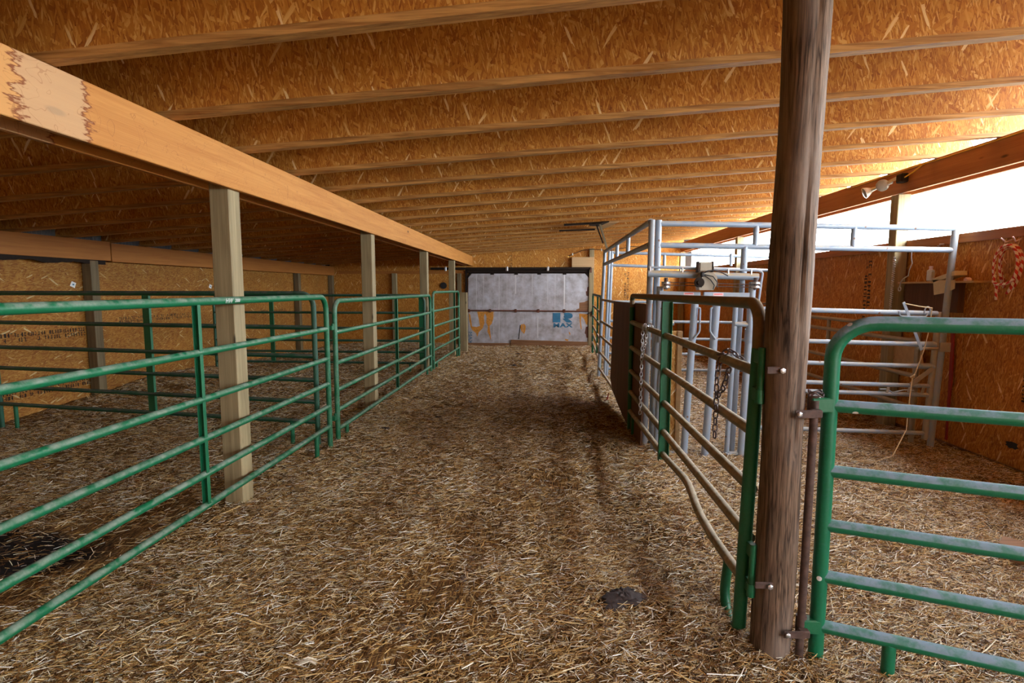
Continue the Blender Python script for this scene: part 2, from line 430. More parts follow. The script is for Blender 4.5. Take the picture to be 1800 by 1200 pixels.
def floor_mat():
    m, nt, b = new_mat('trampled_bedding'); co = objco(nt)
    big = noise(nt, co, 0.9, 4, 0.6)
    lay = None
    for i, a in enumerate((0.2, 1.0, 1.9, 2.7)):
        mp = mapping(nt, co, (70, 9, 1), (0, 0, a), (i * 3.3, i, 0))
        v = noise(nt, mp, 1.0, 2, 0.6, 0.4)
        lay = v if lay is None else math_n(nt, 'MAXIMUM', lay, v)
    fine = noise(nt, co, 120, 3, 0.7)
    f = math_n(nt, 'ADD', math_n(nt, 'MULTIPLY', lay, 0.75), math_n(nt, 'MULTIPLY', fine, 0.25))
    c = ramp(nt, f, [(0.48, (0.035, 0.015, 0.005)), (0.56, (0.17, 0.080, 0.022)), (0.64, (0.44, 0.25, 0.075)), (0.76, (0.72, 0.52, 0.24))])
    c = mixc(nt, ramp(nt, big, [(0.35, (0.35, 0.35, 0.35)), (0.6, (0, 0, 0))]), c, (0.10, 0.058, 0.028))
    # dark wet muck in the near left pen
    sp = N(nt, 'ShaderNodeSeparateXYZ'); L(nt, co, sp.inputs[0])
    d = N(nt, 'ShaderNodeVectorMath', operation='DISTANCE'); L(nt, mapping(nt, co, (0.8, 1.2, 0)), d.inputs[0]); d.inputs[1].default_value = (-3.3 * 0.8, 2.9 * 1.2, 0)
    wet = ramp(nt, math_n(nt, 'ADD', d.outputs[1], math_n(nt, 'MULTIPLY', big, 0.9)), [(0.85, (1, 1, 1)), (1.0, (0, 0, 0))])
    c = mixc(nt, wet, c, (0.016, 0.012, 0.011))
    L(nt, c, b.inputs['Base Color']); b.inputs['Roughness'].default_value = 0.9; b.inputs['Specular IOR Level'].default_value = 0.15
    bump(nt, b, f, 0.8, 0.02); return m
M['floor'] = floor_mat()
def straw_mat(name='straw_stalks', shift=0.0):
    m, nt, b = new_mat(name)
    g = N(nt, 'ShaderNodeNewGeometry')
    c = ramp(nt, g.outputs['Random Per Island'], [(0.0, (0.055, 0.022, 0.007)), (0.3, (0.21, 0.092, 0.024)), (0.52, (0.50, 0.275, 0.075)),
                                                  (0.72, (0.66, 0.46, 0.20)), (0.87, (0.76, 0.66, 0.47)), (1.0, (0.92, 0.88, 0.80))])
    L(nt, c, b.inputs['Base Color']); b.inputs['Roughness'].default_value = 0.5; b.inputs['Specular IOR Level'].default_value = 0.35
    return m
M['straw'] = straw_mat()
def rope_mat():
    m, nt, b = new_mat('red_white_rope'); uvn = N(nt, 'ShaderNodeAttribute', attribute_name='stripe')
    f = math_n(nt, 'GREATER_THAN', math_n(nt, 'SINE', uvn.outputs['Fac']), 0.05)
    L(nt, mixc(nt, f, (0.80, 0.66, 0.52), (0.55, 0.03, 0.02)), b.inputs['Base Color']); b.inputs['Roughness'].default_value = 0.8
    return m
M['rope'] = rope_mat()

# ------------------------------------------------------------------ building shape
YB = 16.5            # back wall
Y0 = -3.0            # rear of the modelled bay (behind the camera)
def roof_z(x):       # underside of the joists
    return 2.572 + (0.0600 * (x + 2.19) if x > -2.19 else 0.066 * (x + 2.19))
XL, XR = -6.60, 4.15

def gz(x, y):
    """height of the trampled bedding"""
    z = 0.022 * np.sin(1.9 * x + 0.7 * y) * np.cos(1.3 * y - 0.8 * x) + 0.012 * np.sin(5.1 * x + 1.0) * np.sin(4.3 * y)
    z = z + 0.006 * np.sin(13 * x + 2 * y) * np.sin(11 * y - 3 * x)
    def hill(cx, cy, r, h): return h * np.exp(-((x - cx) ** 2 + (y - cy) ** 2) / (r * r))
    z = z + hill(-2.25, 3.75, 0.35, 0.05) + hill(-2.2, 5.7, 0.5, 0.05) + hill(-2.2, 6.9, 0.35, 0.06) + hill(-2.2, 10.1, 0.6, 0.06)
    z = z + hill(-6.3, 9.0, 1.2, 0.12) + hill(-5.5, 8.5, 1.6, 0.05) + hill(-4.2, 15, 1.6, 0.2)
    # loose ridge under the open gate on the right, hollow beside it
    z = z + 0.045 * np.exp(-((x - 1.0) / 0.28) ** 2) * np.clip((y - 2.6) / 0.8, 0, 1) * (y < 9) - 0.035 * np.exp(-((x - 0.55) / 0.16) ** 2) * np.exp(-((y - 3.4) / 1.0) ** 2)
    z = z + hill(2.6, 3.6, 1.0, 0.04) - 0.13 * np.clip((y - 12.3) / 3.0, 0, 1)
    return z - 0.01

rng = np.random.default_rng(7)
def build_floor():
    xs = np.concatenate([np.arange(-6.7, -3, 0.08), np.arange(-3, 3.2, 0.045), np.arange(3.2, 4.41, 0.08)])
    ys = np.concatenate([np.arange(Y0, 1, 0.15), np.arange(1, 7, 0.045), np.arange(7, YB + 0.2, 0.1)])
    X, Y = np.meshgrid(xs, ys); Z = gz(X, Y) + rng.normal(0, 0.0035, X.shape)
    nx, ny = len(xs), len(ys)
    v = np.stack([X, Y, Z], -1).reshape(-1, 3)
    i = np.arange(nx * ny).reshape(ny, nx)
    f = np.stack([i[:-1, :-1], i[:-1, 1:], i[1:, 1:], i[1:, :-1]], -1).reshape(-1, 4)
    me = bpy.data.meshes.new('floor')
    me.vertices.add(len(v)); me.vertices.foreach_set('co', v.ravel())
    me.loops.add(f.size); me.loops.foreach_set('vertex_index', f.ravel().astype(np.int32))
    me.polygons.add(len(f)); me.polygons.foreach_set('loop_start', np.arange(0, f.size, 4, dtype=np.int32))
    me.polygons.foreach_set('use_smooth', np.ones(len(f), bool))
    me.update(calc_edges=True); me.materials.append(M['floor'])
    o = bpy.data.objects.new('floor', me); C.objects.link(o); tag(o, kind='structure')
build_floor()

def straw(name, label, x, y, Lm, wd, tilt_s, lift, seed, bend=0.07):
    r = np.random.default_rng(seed); n = len(x)
    yawa = np.where(r.uniform(0, 1, n) < 0.5, r.normal(0.45, 0.45, n), r.uniform(0, 2 * np.pi, n)); tilt = r.normal(0, tilt_s, n)
    Ls = Lm * r.uniform(0.5, 1.6, n); ws = wd * r.uniform(0.7, 1.4, n)
    d = np.stack([np.cos(yawa) * np.cos(tilt), np.sin(yawa) * np.cos(tilt), np.sin(tilt)], -1)
    s = np.stack([-np.sin(yawa), np.cos(yawa), np.zeros(n)], -1)
    up = np.cross(d, s); up[up[:, 2] < 0] *= -1
    roll = r.uniform(-0.9, 0.9, n)[:, None]
    s2 = s * np.cos(roll) + up * np.sin(roll); up2 = -s * np.sin(roll) + up * np.cos(roll)
    cz = gz(x, y) + np.abs(r.normal(0, lift, n)) + np.abs(np.sin(tilt)) * Ls * 0.3 + 0.002
    c = np.stack([x, y, cz], -1)
    bd = (r.normal(0, bend, n) * Ls)[:, None]
    st = []
    for t, ww in ((-0.5, 0.8), (0.0, 1.0), (0.5, 0.7)):
        off = c + d * (Ls * t)[:, None] + s * bd * (0.25 - t * t)
        w_ = (ws * ww / 2)[:, None]
        st += [off - s2 * w_, off + up2 * w_ * 0.9, off + s2 * w_]
    v = np.stack(st, 1).reshape(-1, 3)                # n*9
    base = (np.arange(n) * 9)[:, None, None]
    q = np.array([[0, 1, 4, 3], [1, 2, 5, 4], [3, 4, 7, 6], [4, 5, 8, 7]])[None]
    f = (base + q).reshape(-1, 4)
    me = bpy.data.meshes.new(name)
    me.vertices.add(len(v)); me.vertices.foreach_set('co', v.ravel())
    me.loops.add(f.size); me.loops.foreach_set('vertex_index', f.ravel().astype(np.int32))
    me.polygons.add(len(f)); me.polygons.foreach_set('loop_start', np.arange(0, f.size, 4, dtype=np.int32))
    me.update(calc_edges=True); me.materials.append(M['straw'])
    o = bpy.data.objects.new(name, me); C.objects.link(o)
    return tag(o, label, 'straw', kind='stuff')

def density(x, y):
    """0..1 cover; thin in the walked middle and in the wet corner, thick along the fences"""
    a = 0.5 + 0.25 * np.sin(2.3 * x + 1.1 * y) * np.sin(1.7 * y - 0.6 * x) + 0.2 * np.sin(6.1 * x + 3 * y) * np.sin(5.3 * y + x) + 0.1 * np.sin(17 * x) * np.sin(15 * y + 4 * x)
    a = a + 0.35 * np.exp(-((x - 1.15) / 0.4) ** 2) + 0.3 * np.exp(-((x + 1.9) / 0.5) ** 2) + 0.3 * (x > 1.2)
    a = a - 0.9 * np.exp(-(((x + 3.4) / 0.95) ** 2 + ((y - 2.8) / 0.65) ** 2))
    return np.clip(a, 0.05, 1)
def scatter(n, x0, x1, y0, y1, seed):
    r = np.random.default_rng(seed)
    x = r.uniform(x0, x1, n); y = r.uniform(y0, y1, n)
    # keep what the nearby views can see
    k = (r.uniform(0, 1, n) < density(x, y)) & (np.abs(x) < 1.35 * np.maximum(y, 0) + 0.9)
    return x[k], y[k]
bx, by = [], []
for (n, a, b_, c_, d_, sd) in ((260000, -3.6, 3.6, 1.2, 3.2, 1), (300000, -6.5, 4.1, 3.2, 6.0, 2), (200000, -6.5, 4.1, 6.0, 10.0, 3), (110000, -6.5, 4.1, 10.0, 16.3, 4)):
    x, y = scatter(n, a, b_, c_, d_, sd); bx.append(x); by.append(y)
bx = np.concatenate(bx); by = np.concatenate(by)
lm = np.where(by < 4, 0.042, np.where(by < 7, 0.05, 0.065)); wm = np.where(by < 4, 0.0031, np.where(by < 7, 0.0042, 0.006))
straw('straw_bedding', 'chopped golden straw spread over the whole barn floor', bx, by, lm, wm, 0.19, 0.010, 5)
x, y = scatter(26000, -5, 4.1, 1.2, 7.5, 9)
straw('long_straw', 'longer pale straw stalks lying loose on top of the bedding', x, y, 0.10, 0.0036, 0.13, 0.014, 10, 0.12)

# ceiling sheet and the outer siding (corrugated)
def corrugated(name, axis_pts, run, amp, pitch, kind='structure'):
    pass
m = MB()
xs = [-6.75, -2.19, 4.5]
for (xa, xb) in ((0, 1), (1, 2)):
    a, b_ = xs[xa], xs[xb]
    za, zb = roof_z(a) + 0.407, roof_z(b_) + 0.407
    m.prism([(a, Y0, za), (b_, Y0, zb), (b_, YB + .2, zb), (a, YB + .2, za)], (0, 0, 0.02))
tag(m.build('ceiling', M['web']), kind='structure')
m = MB(); n = 0
ysd = np.arange(Y0, YB + 0.2, 0.035)
pts = [(XL - 0.14 + (0.012 if i % 2 else -0.012), y) for i, y in enumerate(ysd)]
for (p, q) in zip(pts[:-1], pts[1:]):
    m.add([(p[0], p[1], -0.35), (q[0], q[1], -0.35), (q[0], q[1], 2.70), (p[0], p[1], 2.70)], [(0, 1, 2, 3)])
wl = empty('wall_left', (XL, 0, 0)); tag(wl, kind='structure')
m.build('metal_siding', M['corr'], wl, True)
m = MB()
ye = [Y0, -1.3, 1.14, 3.58, 6.02, 7.52, 9.96, 12.4, 14.84, YB]
for a, b_ in zip(ye[:-1], ye[1:]): m.box(XL - 0.012, XL, a + 0.002, b_ - 0.002, -0.3, 2.05)
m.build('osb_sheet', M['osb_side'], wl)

# printed stamps on the OSB: rows of small ink marks without readable words
def stamp(name, parent, o, u, v, length, height, rows, seed, nrm):
    r = random.Random(seed); o = Vector(o); u = Vector(u); v = Vector(v); nrm = Vector(nrm); m = MB()
    rh = height / rows
    for k in range(rows):
        s = 0.0
        while s < length:
            cw = rh * r.uniform(0.35, 0.6)
            if r.random() < 0.82:
                for t in range(r.randint(2, 3)):
                    if r.random() < 0.5:
                        a = s + r.uniform(0, cw * 0.7); b0 = k * rh; b1 = k * rh + rh * 0.78; c0, c1 = a, a + rh * 0.17
                    else:
                        a = s; q = k * rh + r.choice((0, 0.3, 0.6)) * rh; c0, c1 = s, s + cw * 0.8; b0, b1 = q, q + rh * 0.17
                    P = [o + u * c0 + v * b0, o + u * c1 + v * b0, o + u * c1 + v * b1, o + u * c0 + v * b1]
                    m.add([p + nrm * 0.0015 for p in P], [(0, 1, 2, 3)])
            s += cw * 1.35
    return m.build(name, M['ink'], parent)
stamp('ink_stamp', wl, (XL, 5.2, 0.93), (0, 1, 0), (0, 0, 1), 2.2, 0.13, 2, 3, (1, 0, 0))
stamp('ink_stamp', wl, (XL, 8.05, 1.06), (0, 1, 0), (0, 0, 1), 1.9, 0.11, 2, 4, (1, 0, 0))
stamp('ink_stamp', wl, (XL, 5.9, 0.22), (0, 1, 0), (0, 0, 1), 1.6, 0.12, 2, 5, (1, 0, 0))
stamp('ink_stamp', wl, (XL, 12.3, 1.0), (0, 1, 0), (0, 0, 1), 1.2, 0.1, 2, 6, (1, 0, 0))

# back wall: OSB around the door
D0, D1 = -2.29, 1.38
wb = empty('wall_back', (0, YB, 0)); tag(wb, kind='structure')
m = MB()
def backsheet(x0, x1, z0, top=True, z1=None):
    za = roof_z(x0) + 0.39 if z1 is None else z1; zb = roof_z(x1) + 0.39 if z1 is None else z1
    m.prism([(x0, YB, z0), (x1, YB, z0), (x1, YB, zb), (x0, YB, za)], (0, 0.013, 0))
for a, b_ in ((-6.6, -5.2), (-5.196, -3.98), (-3.976, D0)): backsheet(a, b_, -0.3)
for a, b_ in ((D0 + .003, -0.95), (-0.947, 0.28), (0.283, D1)): backsheet(a, b_, 2.10)
for a, b_ in ((D1 + .003, 2.36), (2.363, 3.58), (3.583, 4.15)): backsheet(a, b_, -0.3)
m.build('osb_sheet', M['osb_back'], wb)
MB().box(XL - 0.15, 4.4, YB + 0.03, YB + 0.05, -0.35, 3.4).build('leak_backing', M['dark_steel'], wb)  # unseen backing added to stop sky leaking through sheet joints and door gap
stamp('ink_stamp', wb, (2.42, YB - 0.0, 0.9), (0, 0, 1), (1, 0, 0), 1.2, 0.16, 2, 8, (0, -1, 0))
stamp('ink_stamp', wb, (-1.05, YB, 2.2), (0, 0, 1), (1, 0, 0), 0.4, 0.1, 2, 9, (0, -1, 0))
MB().box(-6.3, D0, YB - 0.04, YB, 2.05, 2.14).build('ledger_board', M['beam2'], wb)

# right wall: OSB up to the open band
wr = empty('wall_right', (XR, 0, 0)); tag(wr, kind='structure')
m = MB(); ye = [-1.9, 1.9, 4.35, 5.57, 6.79, 8.01, 9.23, 10.45, 11.67, 12.89, 14.11, 15.33, YB]
for a, b_ in zip(ye[:-1], ye[1:]): m.box(XR, XR + 0.012, a + 0.002, b_ - 0.002, 0.03, 2.14)
m.build('osb_sheet', M['osb_right'], wr)
MB().box(XR + 0.052, XR + 0.06, -1.9, YB, -0.3, 2.13).build('leak_backing', M['corr'], wr)  # unseen sheet added behind the OSB joints to block light leaks
MB().box(XR - 0.038, XR, -1.9, YB, 2.05, 2.14).build('top_board', M['beam_right'], wr)
MB().box(XR + 0.012, XR + 0.05, -1.9, YB, -0.3, 0.2).build('skirt_board', M['board_brown'], wr)
stamp('ink_stamp', wr, (XR, 4.78, 0.62), (0, 0, 1), (0, 1, 0), 0.4, 0.1, 2, 11, (-1, 0, 0))
stamp('ink_stamp', wr, (XR, 7.15, 0.9), (0, 0, 1), (0, 1, 0), 1.05, 0.16, 2, 12, (-1, 0, 0))
def blotch(cy, cz, ry, rz, seed, parent, x):
    r = random.Random(seed); ps = []
    for k in range(18):
        a = 2 * PI * k / 18; q = r.uniform(0.7, 1.1)
        ps.append((x, cy + ry * q * math.cos(a), cz + rz * q * math.sin(a)))
    return MB().prism(ps, (0.003, 0, 0)).build('tar_blotch', M['black'], parent)
blotch(4.92, 0.22, 0.07, 0.035, 1, wr, XR - 0.003); blotch(4.84, 0.47, 0.05, 0.02, 2, wr, XR - 0.003)
# unseen end behind the viewer, closed off to cut the light from there
m = MB(); m.box(XL - 0.012, 4.2, Y0, Y0 + 0.012, -0.1, 2.9)
tag(m.build('wall_front_unseen', M['osb_back']), kind='structure')
# ground outside
m = MB(); m.box(-30, 40, -30, 45, -0.45, -0.3)
tag(m.build('ground', plain('dry_ground', (0.33, 0.28, 0.21), 0.9)), kind='structure')

# ------------------------------------------------------------------ roof joists (I-joists: OSB web, laminated flanges)
ords = ['nearest', 'second', 'third', 'fourth', 'fifth', 'sixth', 'seventh', 'eighth', 'ninth', 'tenth', 'eleventh', 'twelfth',
        'thirteenth', 'fourteenth', 'fifteenth', 'sixteenth', 'seventeenth', 'eighteenth', 'nineteenth', 'twentieth']
def joist_meshes():
    st = [-6.68, -2.19, 4.41]
    def prof(y0, y1, z0, z1, dz=0.0):
        m = MB()
        for i in range(2):
            a, b_ = st[i], st[i + 1]
            vs = [(a, y0, roof_z(a) + z0), (a, y1, roof_z(a) + z0), (a, y1, roof_z(a) + z1), (a, y0, roof_z(a) + z1),
                  (b_, y0, roof_z(b_) + z0), (b_, y1, roof_z(b_) + z0), (b_, y1, roof_z(b_) + z1), (b_, y0, roof_z(b_) + z1)]
            fs = [(0, 1, 5, 4), (1, 2, 6, 5), (2, 3, 7, 6), (3, 0, 4, 7)]
            if i == 0: fs.append((3, 2, 1, 0))
            else: fs.append((4, 5, 6, 7))
            m.add(vs, fs)
        return m
    return prof(0.026, 0.037, 0.036, 0.37), prof(0, 0.063, 0, 0.038), prof(0, 0.063, 0.368, 0.406)
jy0, js = 2.31, 0.775
web, fl, ft = joist_meshes()
proto = thing('roof_joist', 'x', 'joist', (0, 0, 0), 'I-joists carrying the roof')
p_web = web.build('web', M['web'], proto); p_fl = fl.build('bottom_flange', M['flange'], proto); p_ft = ft.build('top_flange', M['flange'], proto)
k = 0; yj = jy0
first = True; cnt = 0
ys_j = []
while yj < YB - 0.25: ys_j.append(yj); yj += js
ys_all = ys_j + [jy0 - js * q for q in range(1, 7)]
for i, yj in enumerate(ys_all):
    if first: r_ = proto; first = False
    else:
        r_ = proto.copy(); C.objects.link(r_)
        for ch in (p_web, p_fl, p_ft):
            c2 = ch.copy(); C.objects.link(c2); c2.parent = r_
    r_.location = (0, yj - 0.072, 0); r_.rotation_euler = (0, 0, -0.033)
    if i < len(ys_j):
        r_['label'] = ('%s roof joist in view, counted from the top of the photo toward the back wall' % ords[min(i, 19)])
    else:
        r_['label'] = 'roof joist overhead behind the viewer, outside the picture'

# ------------------------------------------------------------------ beams and posts
def beam(name, label, boards, mat_, loc, cat='beam'):
    t = thing(name, label, cat, loc)
    for (x0, x1, y0, y1, z0, z1) in boards: MB().box(x0, x1, y0, y1, z0, z1, 0.004).build('beam_board', mat_, t)
    return t
beam('roof_beam', 'long orange fir double beam over the left row of posts beside the aisle',
     [(-2.188, -2.15, -2.9, YB - 0.02, 2.288, 2.57), (-2.372, -2.334, -2.9, 3.74, 2.285, 2.555), (-2.372, -2.334, 3.75, YB - 0.02, 2.285, 2.555)], M['beam'], (-2.19, 0, 2.29))
t = beam('roof_beam', 'dim orange beam along the left outer wall above the rear pens',
     [(-6.49, -6.452, 7.82, YB - 0.02, 2.0, 2.275), (-6.49, -6.452, -2.9, 7.80, 2.01, 2.29)], M['beam2'], (-6.45, 0, 2.0))
m = MB(); rr = random.Random(4)
ys_t = np.arange(-1.0, 7.76, 0.06)
lo = [(-6.488, float(y), 1.955 + 0.012 * math.sin(y * 9) + rr.uniform(-0.008, 0.008)) for y in ys_t]
m.prism(lo + [(-6.488, float(ys_t[-1]), 2.012), (-6.488, float(ys_t[0]), 2.012)], (0.028, 0, 0))
m.build('dark_gap_strip', M['dark_steel'], t)  # ragged dark strip stands in for the dark gap under the beam
beam('roof_beam', 'reddish brown beam above the open band on the right side',
     [(4.05, 4.088, -2.9, YB - 0.02, 2.677, 2.943), (4.19, 4.228, -2.9, YB - 0.02, 2.665, 2.943)], M['beam_right'], (4.05, 0, 2.67))

def post(label, x0, x1, y0, z1, mat_, depth=0.14, name='support_post', group=None):
    o = MB().box(x0, x1, y0, y0 + depth, -0.2, z1, 0.006).build(name, mat_, None, loc=((x0 + x1) / 2, y0 + depth / 2, -0.2))
    return tag(o, label, 'post', group)
G = 'square posts along the left of the aisle'
post('nearest square timber post under the left aisle beam, pale right face', -2.333, -2.19, 3.72, 2.55, M['post'], group=G)
post('second square timber post under the left aisle beam', -2.333, -2.19, 6.86, 2.55, M['post'], group=G)
post('third square timber post under the left aisle beam', -2.333, -2.19, 10.15, 2.55, M['post'], group=G)
post('farthest square timber post under the left aisle beam, behind the small green panel', -2.333, -2.19, 13.3, 2.55, M['post'], group=G)
G = 'square posts along the left outer wall'
post('nearest dark square post against the left OSB wall, full height behind two green panels', -6.59, -6.452, 7.42, 2.0, M['post_dark'], group=G)
post('second dark square post against the left OSB wall, farther along', -6.59, -6.452, 14.0, 2.0, M['post_dark'], group=G)
post('dark square post in the far left corner of the barn', -6.59, -6.452, 16.3, 2.0, M['post_dark'], group=G)
post('square post standing against the back wall left of the foil door', -4.62, -4.48, 16.34, 2.06, M['post'])
post('slim post against the back wall just right of the foil door', 1.36, 1.50, 16.34, roof_z(1.4), M['post'])
post('dark slim stud against the back wall beside the left edge of the foil door', -2.62, -2.5, 16.36, 2.06, M['post_dark'])
G = 'square posts along the right wall'
post('nearest square post of the right wall, beside the shelf, sunlit front face', 3.99, 4.13, 6.46, 2.66, M['post'], group=G)
post('second square post of the right wall, seen between the chute pipes', 3.99, 4.13, 11.55, 2.66, M['post'], group=G)
post('farthest square post of the right wall in the back corner', 3.99, 4.13, 16.2, 2.66, M['post'], group=G)
post('short square timber stub post at the far end of the left aisle fence', -2.18, -2.0, 14.1, 1.5, M['post'])
# board nailed across the head of the door post
tag(MB().box(0.84, 1.50, 16.29, 16.335, 2.21, 2.53, 0.004).build('header_board', M['board'], None, loc=(1.17, 16.31, 2.21)),
    'short pale board nailed at the top right of the foil door', 'board')

# round weathered pole in front
def pole():
    rr = np.random.default_rng(3); m = MB(); n = 40; zs = np.linspace(-0.15, 3.05, 60); vs = []; fs = []
    for j, z in enumerate(zs):
        t_ = (z + 0.15) / 3.2
        cx = 1.018 + 0.020 * t_ + 0.006 * math.sin(z * 3.1); cy = 2.33 + 0.006 * math.sin(z * 2.3 + 1); R = 0.082 + 0.006 * t_ ** 3 + 0.003 * math.sin(5 * z)
        for k_ in range(n):
            a = 2 * PI * k_ / n
            q = R * (1 + 0.02 * math.sin(3 * a + z * 0.8) + 0.012 * math.sin(7 * a + 1.3 * z) + 0.006 * rr.normal())
            # long drying check
            dc = abs((a - 4.9 - 0.1 * math.sin(z * 2)) % (2 * PI)); q -= 0.012 * math.exp(-(min(dc, 2 * PI - dc) / 0.07) ** 2) * (z > 0.9)
            vs.append((cx + q * math.cos(a), cy + q * math.sin(a), z))
    for j in range(len(zs) - 1):
        for k_ in range(n):
            fs.append((j * n + k_, j * n + (k_ + 1) % n, (j + 1) * n + (k_ + 1) % n, (j + 1) * n + k_))
    fs.append(tuple(range(n))[::-1]); m.add(vs, fs)
    o = m.build('round_pole', M['pole'], None, True, loc=(1.0, 2.33, -0.15))
    return tag(o, 'thick round weathered wooden pole rising from the straw between the two front gates', 'pole')
pole()

# ------------------------------------------------------------------ livestock panels
RZ = [1.52, 1.205, 0.91, 0.662, 0.436, 0.235]
def panel(name, label, cat, A, B, rails=RZ, r=0.0235, braces=(0.5,), legs=(), mats=None, zend=-0.08, corner=0.13, bw=(0.036, 0.03),
          group=None, bend=None, chan=1):
    """A,B = (x,y) of the two end pipes. legs = fractions for short feet under the bottom rail"""
    A = Vector((A[0], A[1], 0)); B = Vector((B[0], B[1], 0)); d = (B - A).normalized(); nrm = Vector((-d.y, d.x, 0))
    fm, rm, bm = mats
    t = thing(name, label, cat, (A.x, A.y, 0), group)
    top = rails[0]
    za, zb = zend if isinstance(zend, tuple) else (zend, zend)
    path = fillet([A + Vector((0, 0, za)), A + Vector((0, 0, top)), B + Vector((0, 0, top)), B + Vector((0, 0, zb))], corner, 8)
    MB().tube(path, r * 1.08, 14).build('frame', fm, t, True)
    for i, z in enumerate(rails[1:]):
        m = MB()
        if bend and i == len(rails) - 2:
            pts = [A + (B - A) * f + Vector((0, 0, z + dz)) + nrm * dn for f, dz, dn in bend]
            m.tube(pts, r * 0.96, 12)
        else: m.tube([A + Vector((0, 0, z)), B + Vector((0, 0, z))], r * 0.96, 12)
        m.build('rail', rm, t, True)
    for f in braces:
        p = A + (B - A) * f; zb_ = rails[-1] - 0.01
        m = MB(); hw, ht = bw[0] / 2, bw[1] / 2
        # folded channel
        P = [p - d * ht - nrm * hw, p + d * ht - nrm * hw, p + d * ht + nrm * hw, p - d * ht + nrm * hw]
        if chan:
            q = p + d * (chan * ht)
            lo, hi = Vector((0, 0, zb_)), Vector((0, 0, top - r * 0.8))
            m.bar(q + lo, q + hi, 0.004, bw[0], side=nrm, bv=0.001)
            for s_ in (-1, 1): m.bar(p + nrm * (s_ * hw) + lo, p + nrm * (s_ * hw) + hi, bw[1], 0.004, side=nrm, bv=0.001)
        else: m.bar(p + Vector((0, 0, zb_)), p + Vector((0, 0, top - r * 0.8)), bw[1], bw[0], side=nrm)
        m.build('brace', bm, t)
    for f in legs:
        p = A + (B - A) * f
        m = MB().tube([p + Vector((0, 0, -0.08)), p + Vector((0, 0, rails[-1] - r * 0.5))], r * 0.9, 12)
        m.build('foot', bm, t, True)
    return t
GM = (M['green'], M['green'], M['green_clean'])
GD = (M['green_dark'], M['green_dark'], M['green_clean'])
PG = 'green pipe panels fencing the left pens'
pA = panel('livestock_panel', 'long green pipe panel nearest on the left side of the aisle', 'panel', (-2.12, 0.62), (-2.12, 5.17), braces=(0.565,), legs=(0.93, 0.07), mats=GM, group=PG)
pB = panel('livestock_panel', 'middle green pipe panel on the left of the aisle, between first and third posts', 'panel', (-2.12, 5.38), (-2.10, 9.95), rails=[1.475, 1.155, 0.84, 0.56, 0.35, 0.15], braces=(0.5,), legs=(0.055, 0.93), mats=GM, group=PG)
pC = panel('livestock_panel', 'short green pipe panel at the far end of the left aisle fence', 'panel', (-2.10, 10.2), (-2.06, 13.1), rails=[1.53, 1.17, 0.88, 0.64, 0.42, 0.16], braces=(0.8,), legs=(0.1, 0.9), mats=GM, group=PG)
pD = panel('livestock_panel', 'dark green cross panel dividing the two nearest left pens', 'panel', (-6.32, 5.85), (-2.26, 5.21), rails=[1.55, 1.215, 0.93, 0.69, 0.47, 0.265], braces=(0.52,), bw=(0.03, 0.085), chan=0, legs=(0.055, 0.93), mats=GD, group=PG)
pE = panel('livestock_panel', 'farther dark green cross panel spanning the left side behind the second post', 'panel', (-6.35, 10.1), (-2.22, 10.0), rails=[1.475, 1.148, 0.858, 0.62, 0.405, 0.2], braces=(0.28, 0.985), bw=(0.03, 0.08), chan=0, legs=(0.93,), mats=GD, group=PG)
# pipe clamps that join panels
def clip(parent, x, y, z, name='hinge_clip', mt='green_clean'):
    m = MB(); m.lathe((x, y, z - 0.03), (0, 0, 1), [(0, 0.016), (0.06, 0.016)], 12); m.bbox((x, y - 0.035, z - 0.01), (0.045, 0.07, 0.045), None, 0.004)
    m.build(name, M[mt], parent, True)
for z in (1.22, 0.30):
    clip(pB, -2.115, 5.315, z)
for z in (1.20, 0.28): clip(pC, -2.10, 10.12, z)
# printed sticker on the nearest panel
text_obj('brand_sticker', 'HW', 0.046, M['white'], pA, (-2.0940, 3.50, 1.518), (PI / 2, 0, PI / 2), 0.0004, shear=0.35)
text_obj('brand_sticker', '2000', 0.030, M['white'], pA, (-2.0940, 3.60, 1.518), (PI / 2, 0, PI / 2), 0.0004, shear=0.35)

# open gate G1, hung on the round pole, dirt-caked rails
g1 = panel('open_gate', 'open green gate with muddy rails swung back along the right of the aisle', 'gate', (0.965, 5.95), (0.945, 2.42),
           rails=[1.52, 1.235, 0.96, 0.70, 0.47, 0.255], r=0.026, braces=(0.485,), bw=(0.075, 0.04), chan=-1,
           mats=(M['green_clean'], M['olive'], M['green_clean']), corner=0.16, zend=(0.02, 0.10),
           bend=[(0, 0, 0), (0.24, 0.015, 0), (0.5, 0.035, 0), (0.62, 0.066, 0), (0.665, 0.078, 0), (0.695, 0.077, 0), (0.725, 0.050, 0), (0.755, 0.010, 0), (0.79, -0.014, 0), (0.85, -0.028, 0), (0.91, -0.026, 0), (1.0, -0.010, 0)])
# crusted top of the frame (separate pipe look) : replace the frame by verticals + top
fr = [c for c in g1.children if c.name.startswith('frame')][0]; bpy.data.objects.remove(fr)
A_ = Vector((0.965, 5.95, 0)); B_ = Vector((0.945, 2.42, 0))
MB().tube(fillet([A_ + Vector((0, 0, 1.40)), A_ + Vector((0, 0, 1.52)), B_ + Vector((0, 0, 1.535)), B_ + Vector((0, 0, 1.34))], 0.15, 9), 0.027, 16).build('top_tube', M['brown_top'], g1, True)
MB().tube([A_ + Vector((0, 0, 1.40)), A_ + Vector((0, 0, 0.0))], 0.027, 14).build('end_tube', M['green_clean'], g1, True)
MB().tube([(0.947, 2.42, 1.34), (0.912, 2.42, 0.05)], 0.030, 14).build('end_tube', M['green_clean'], g1, True)
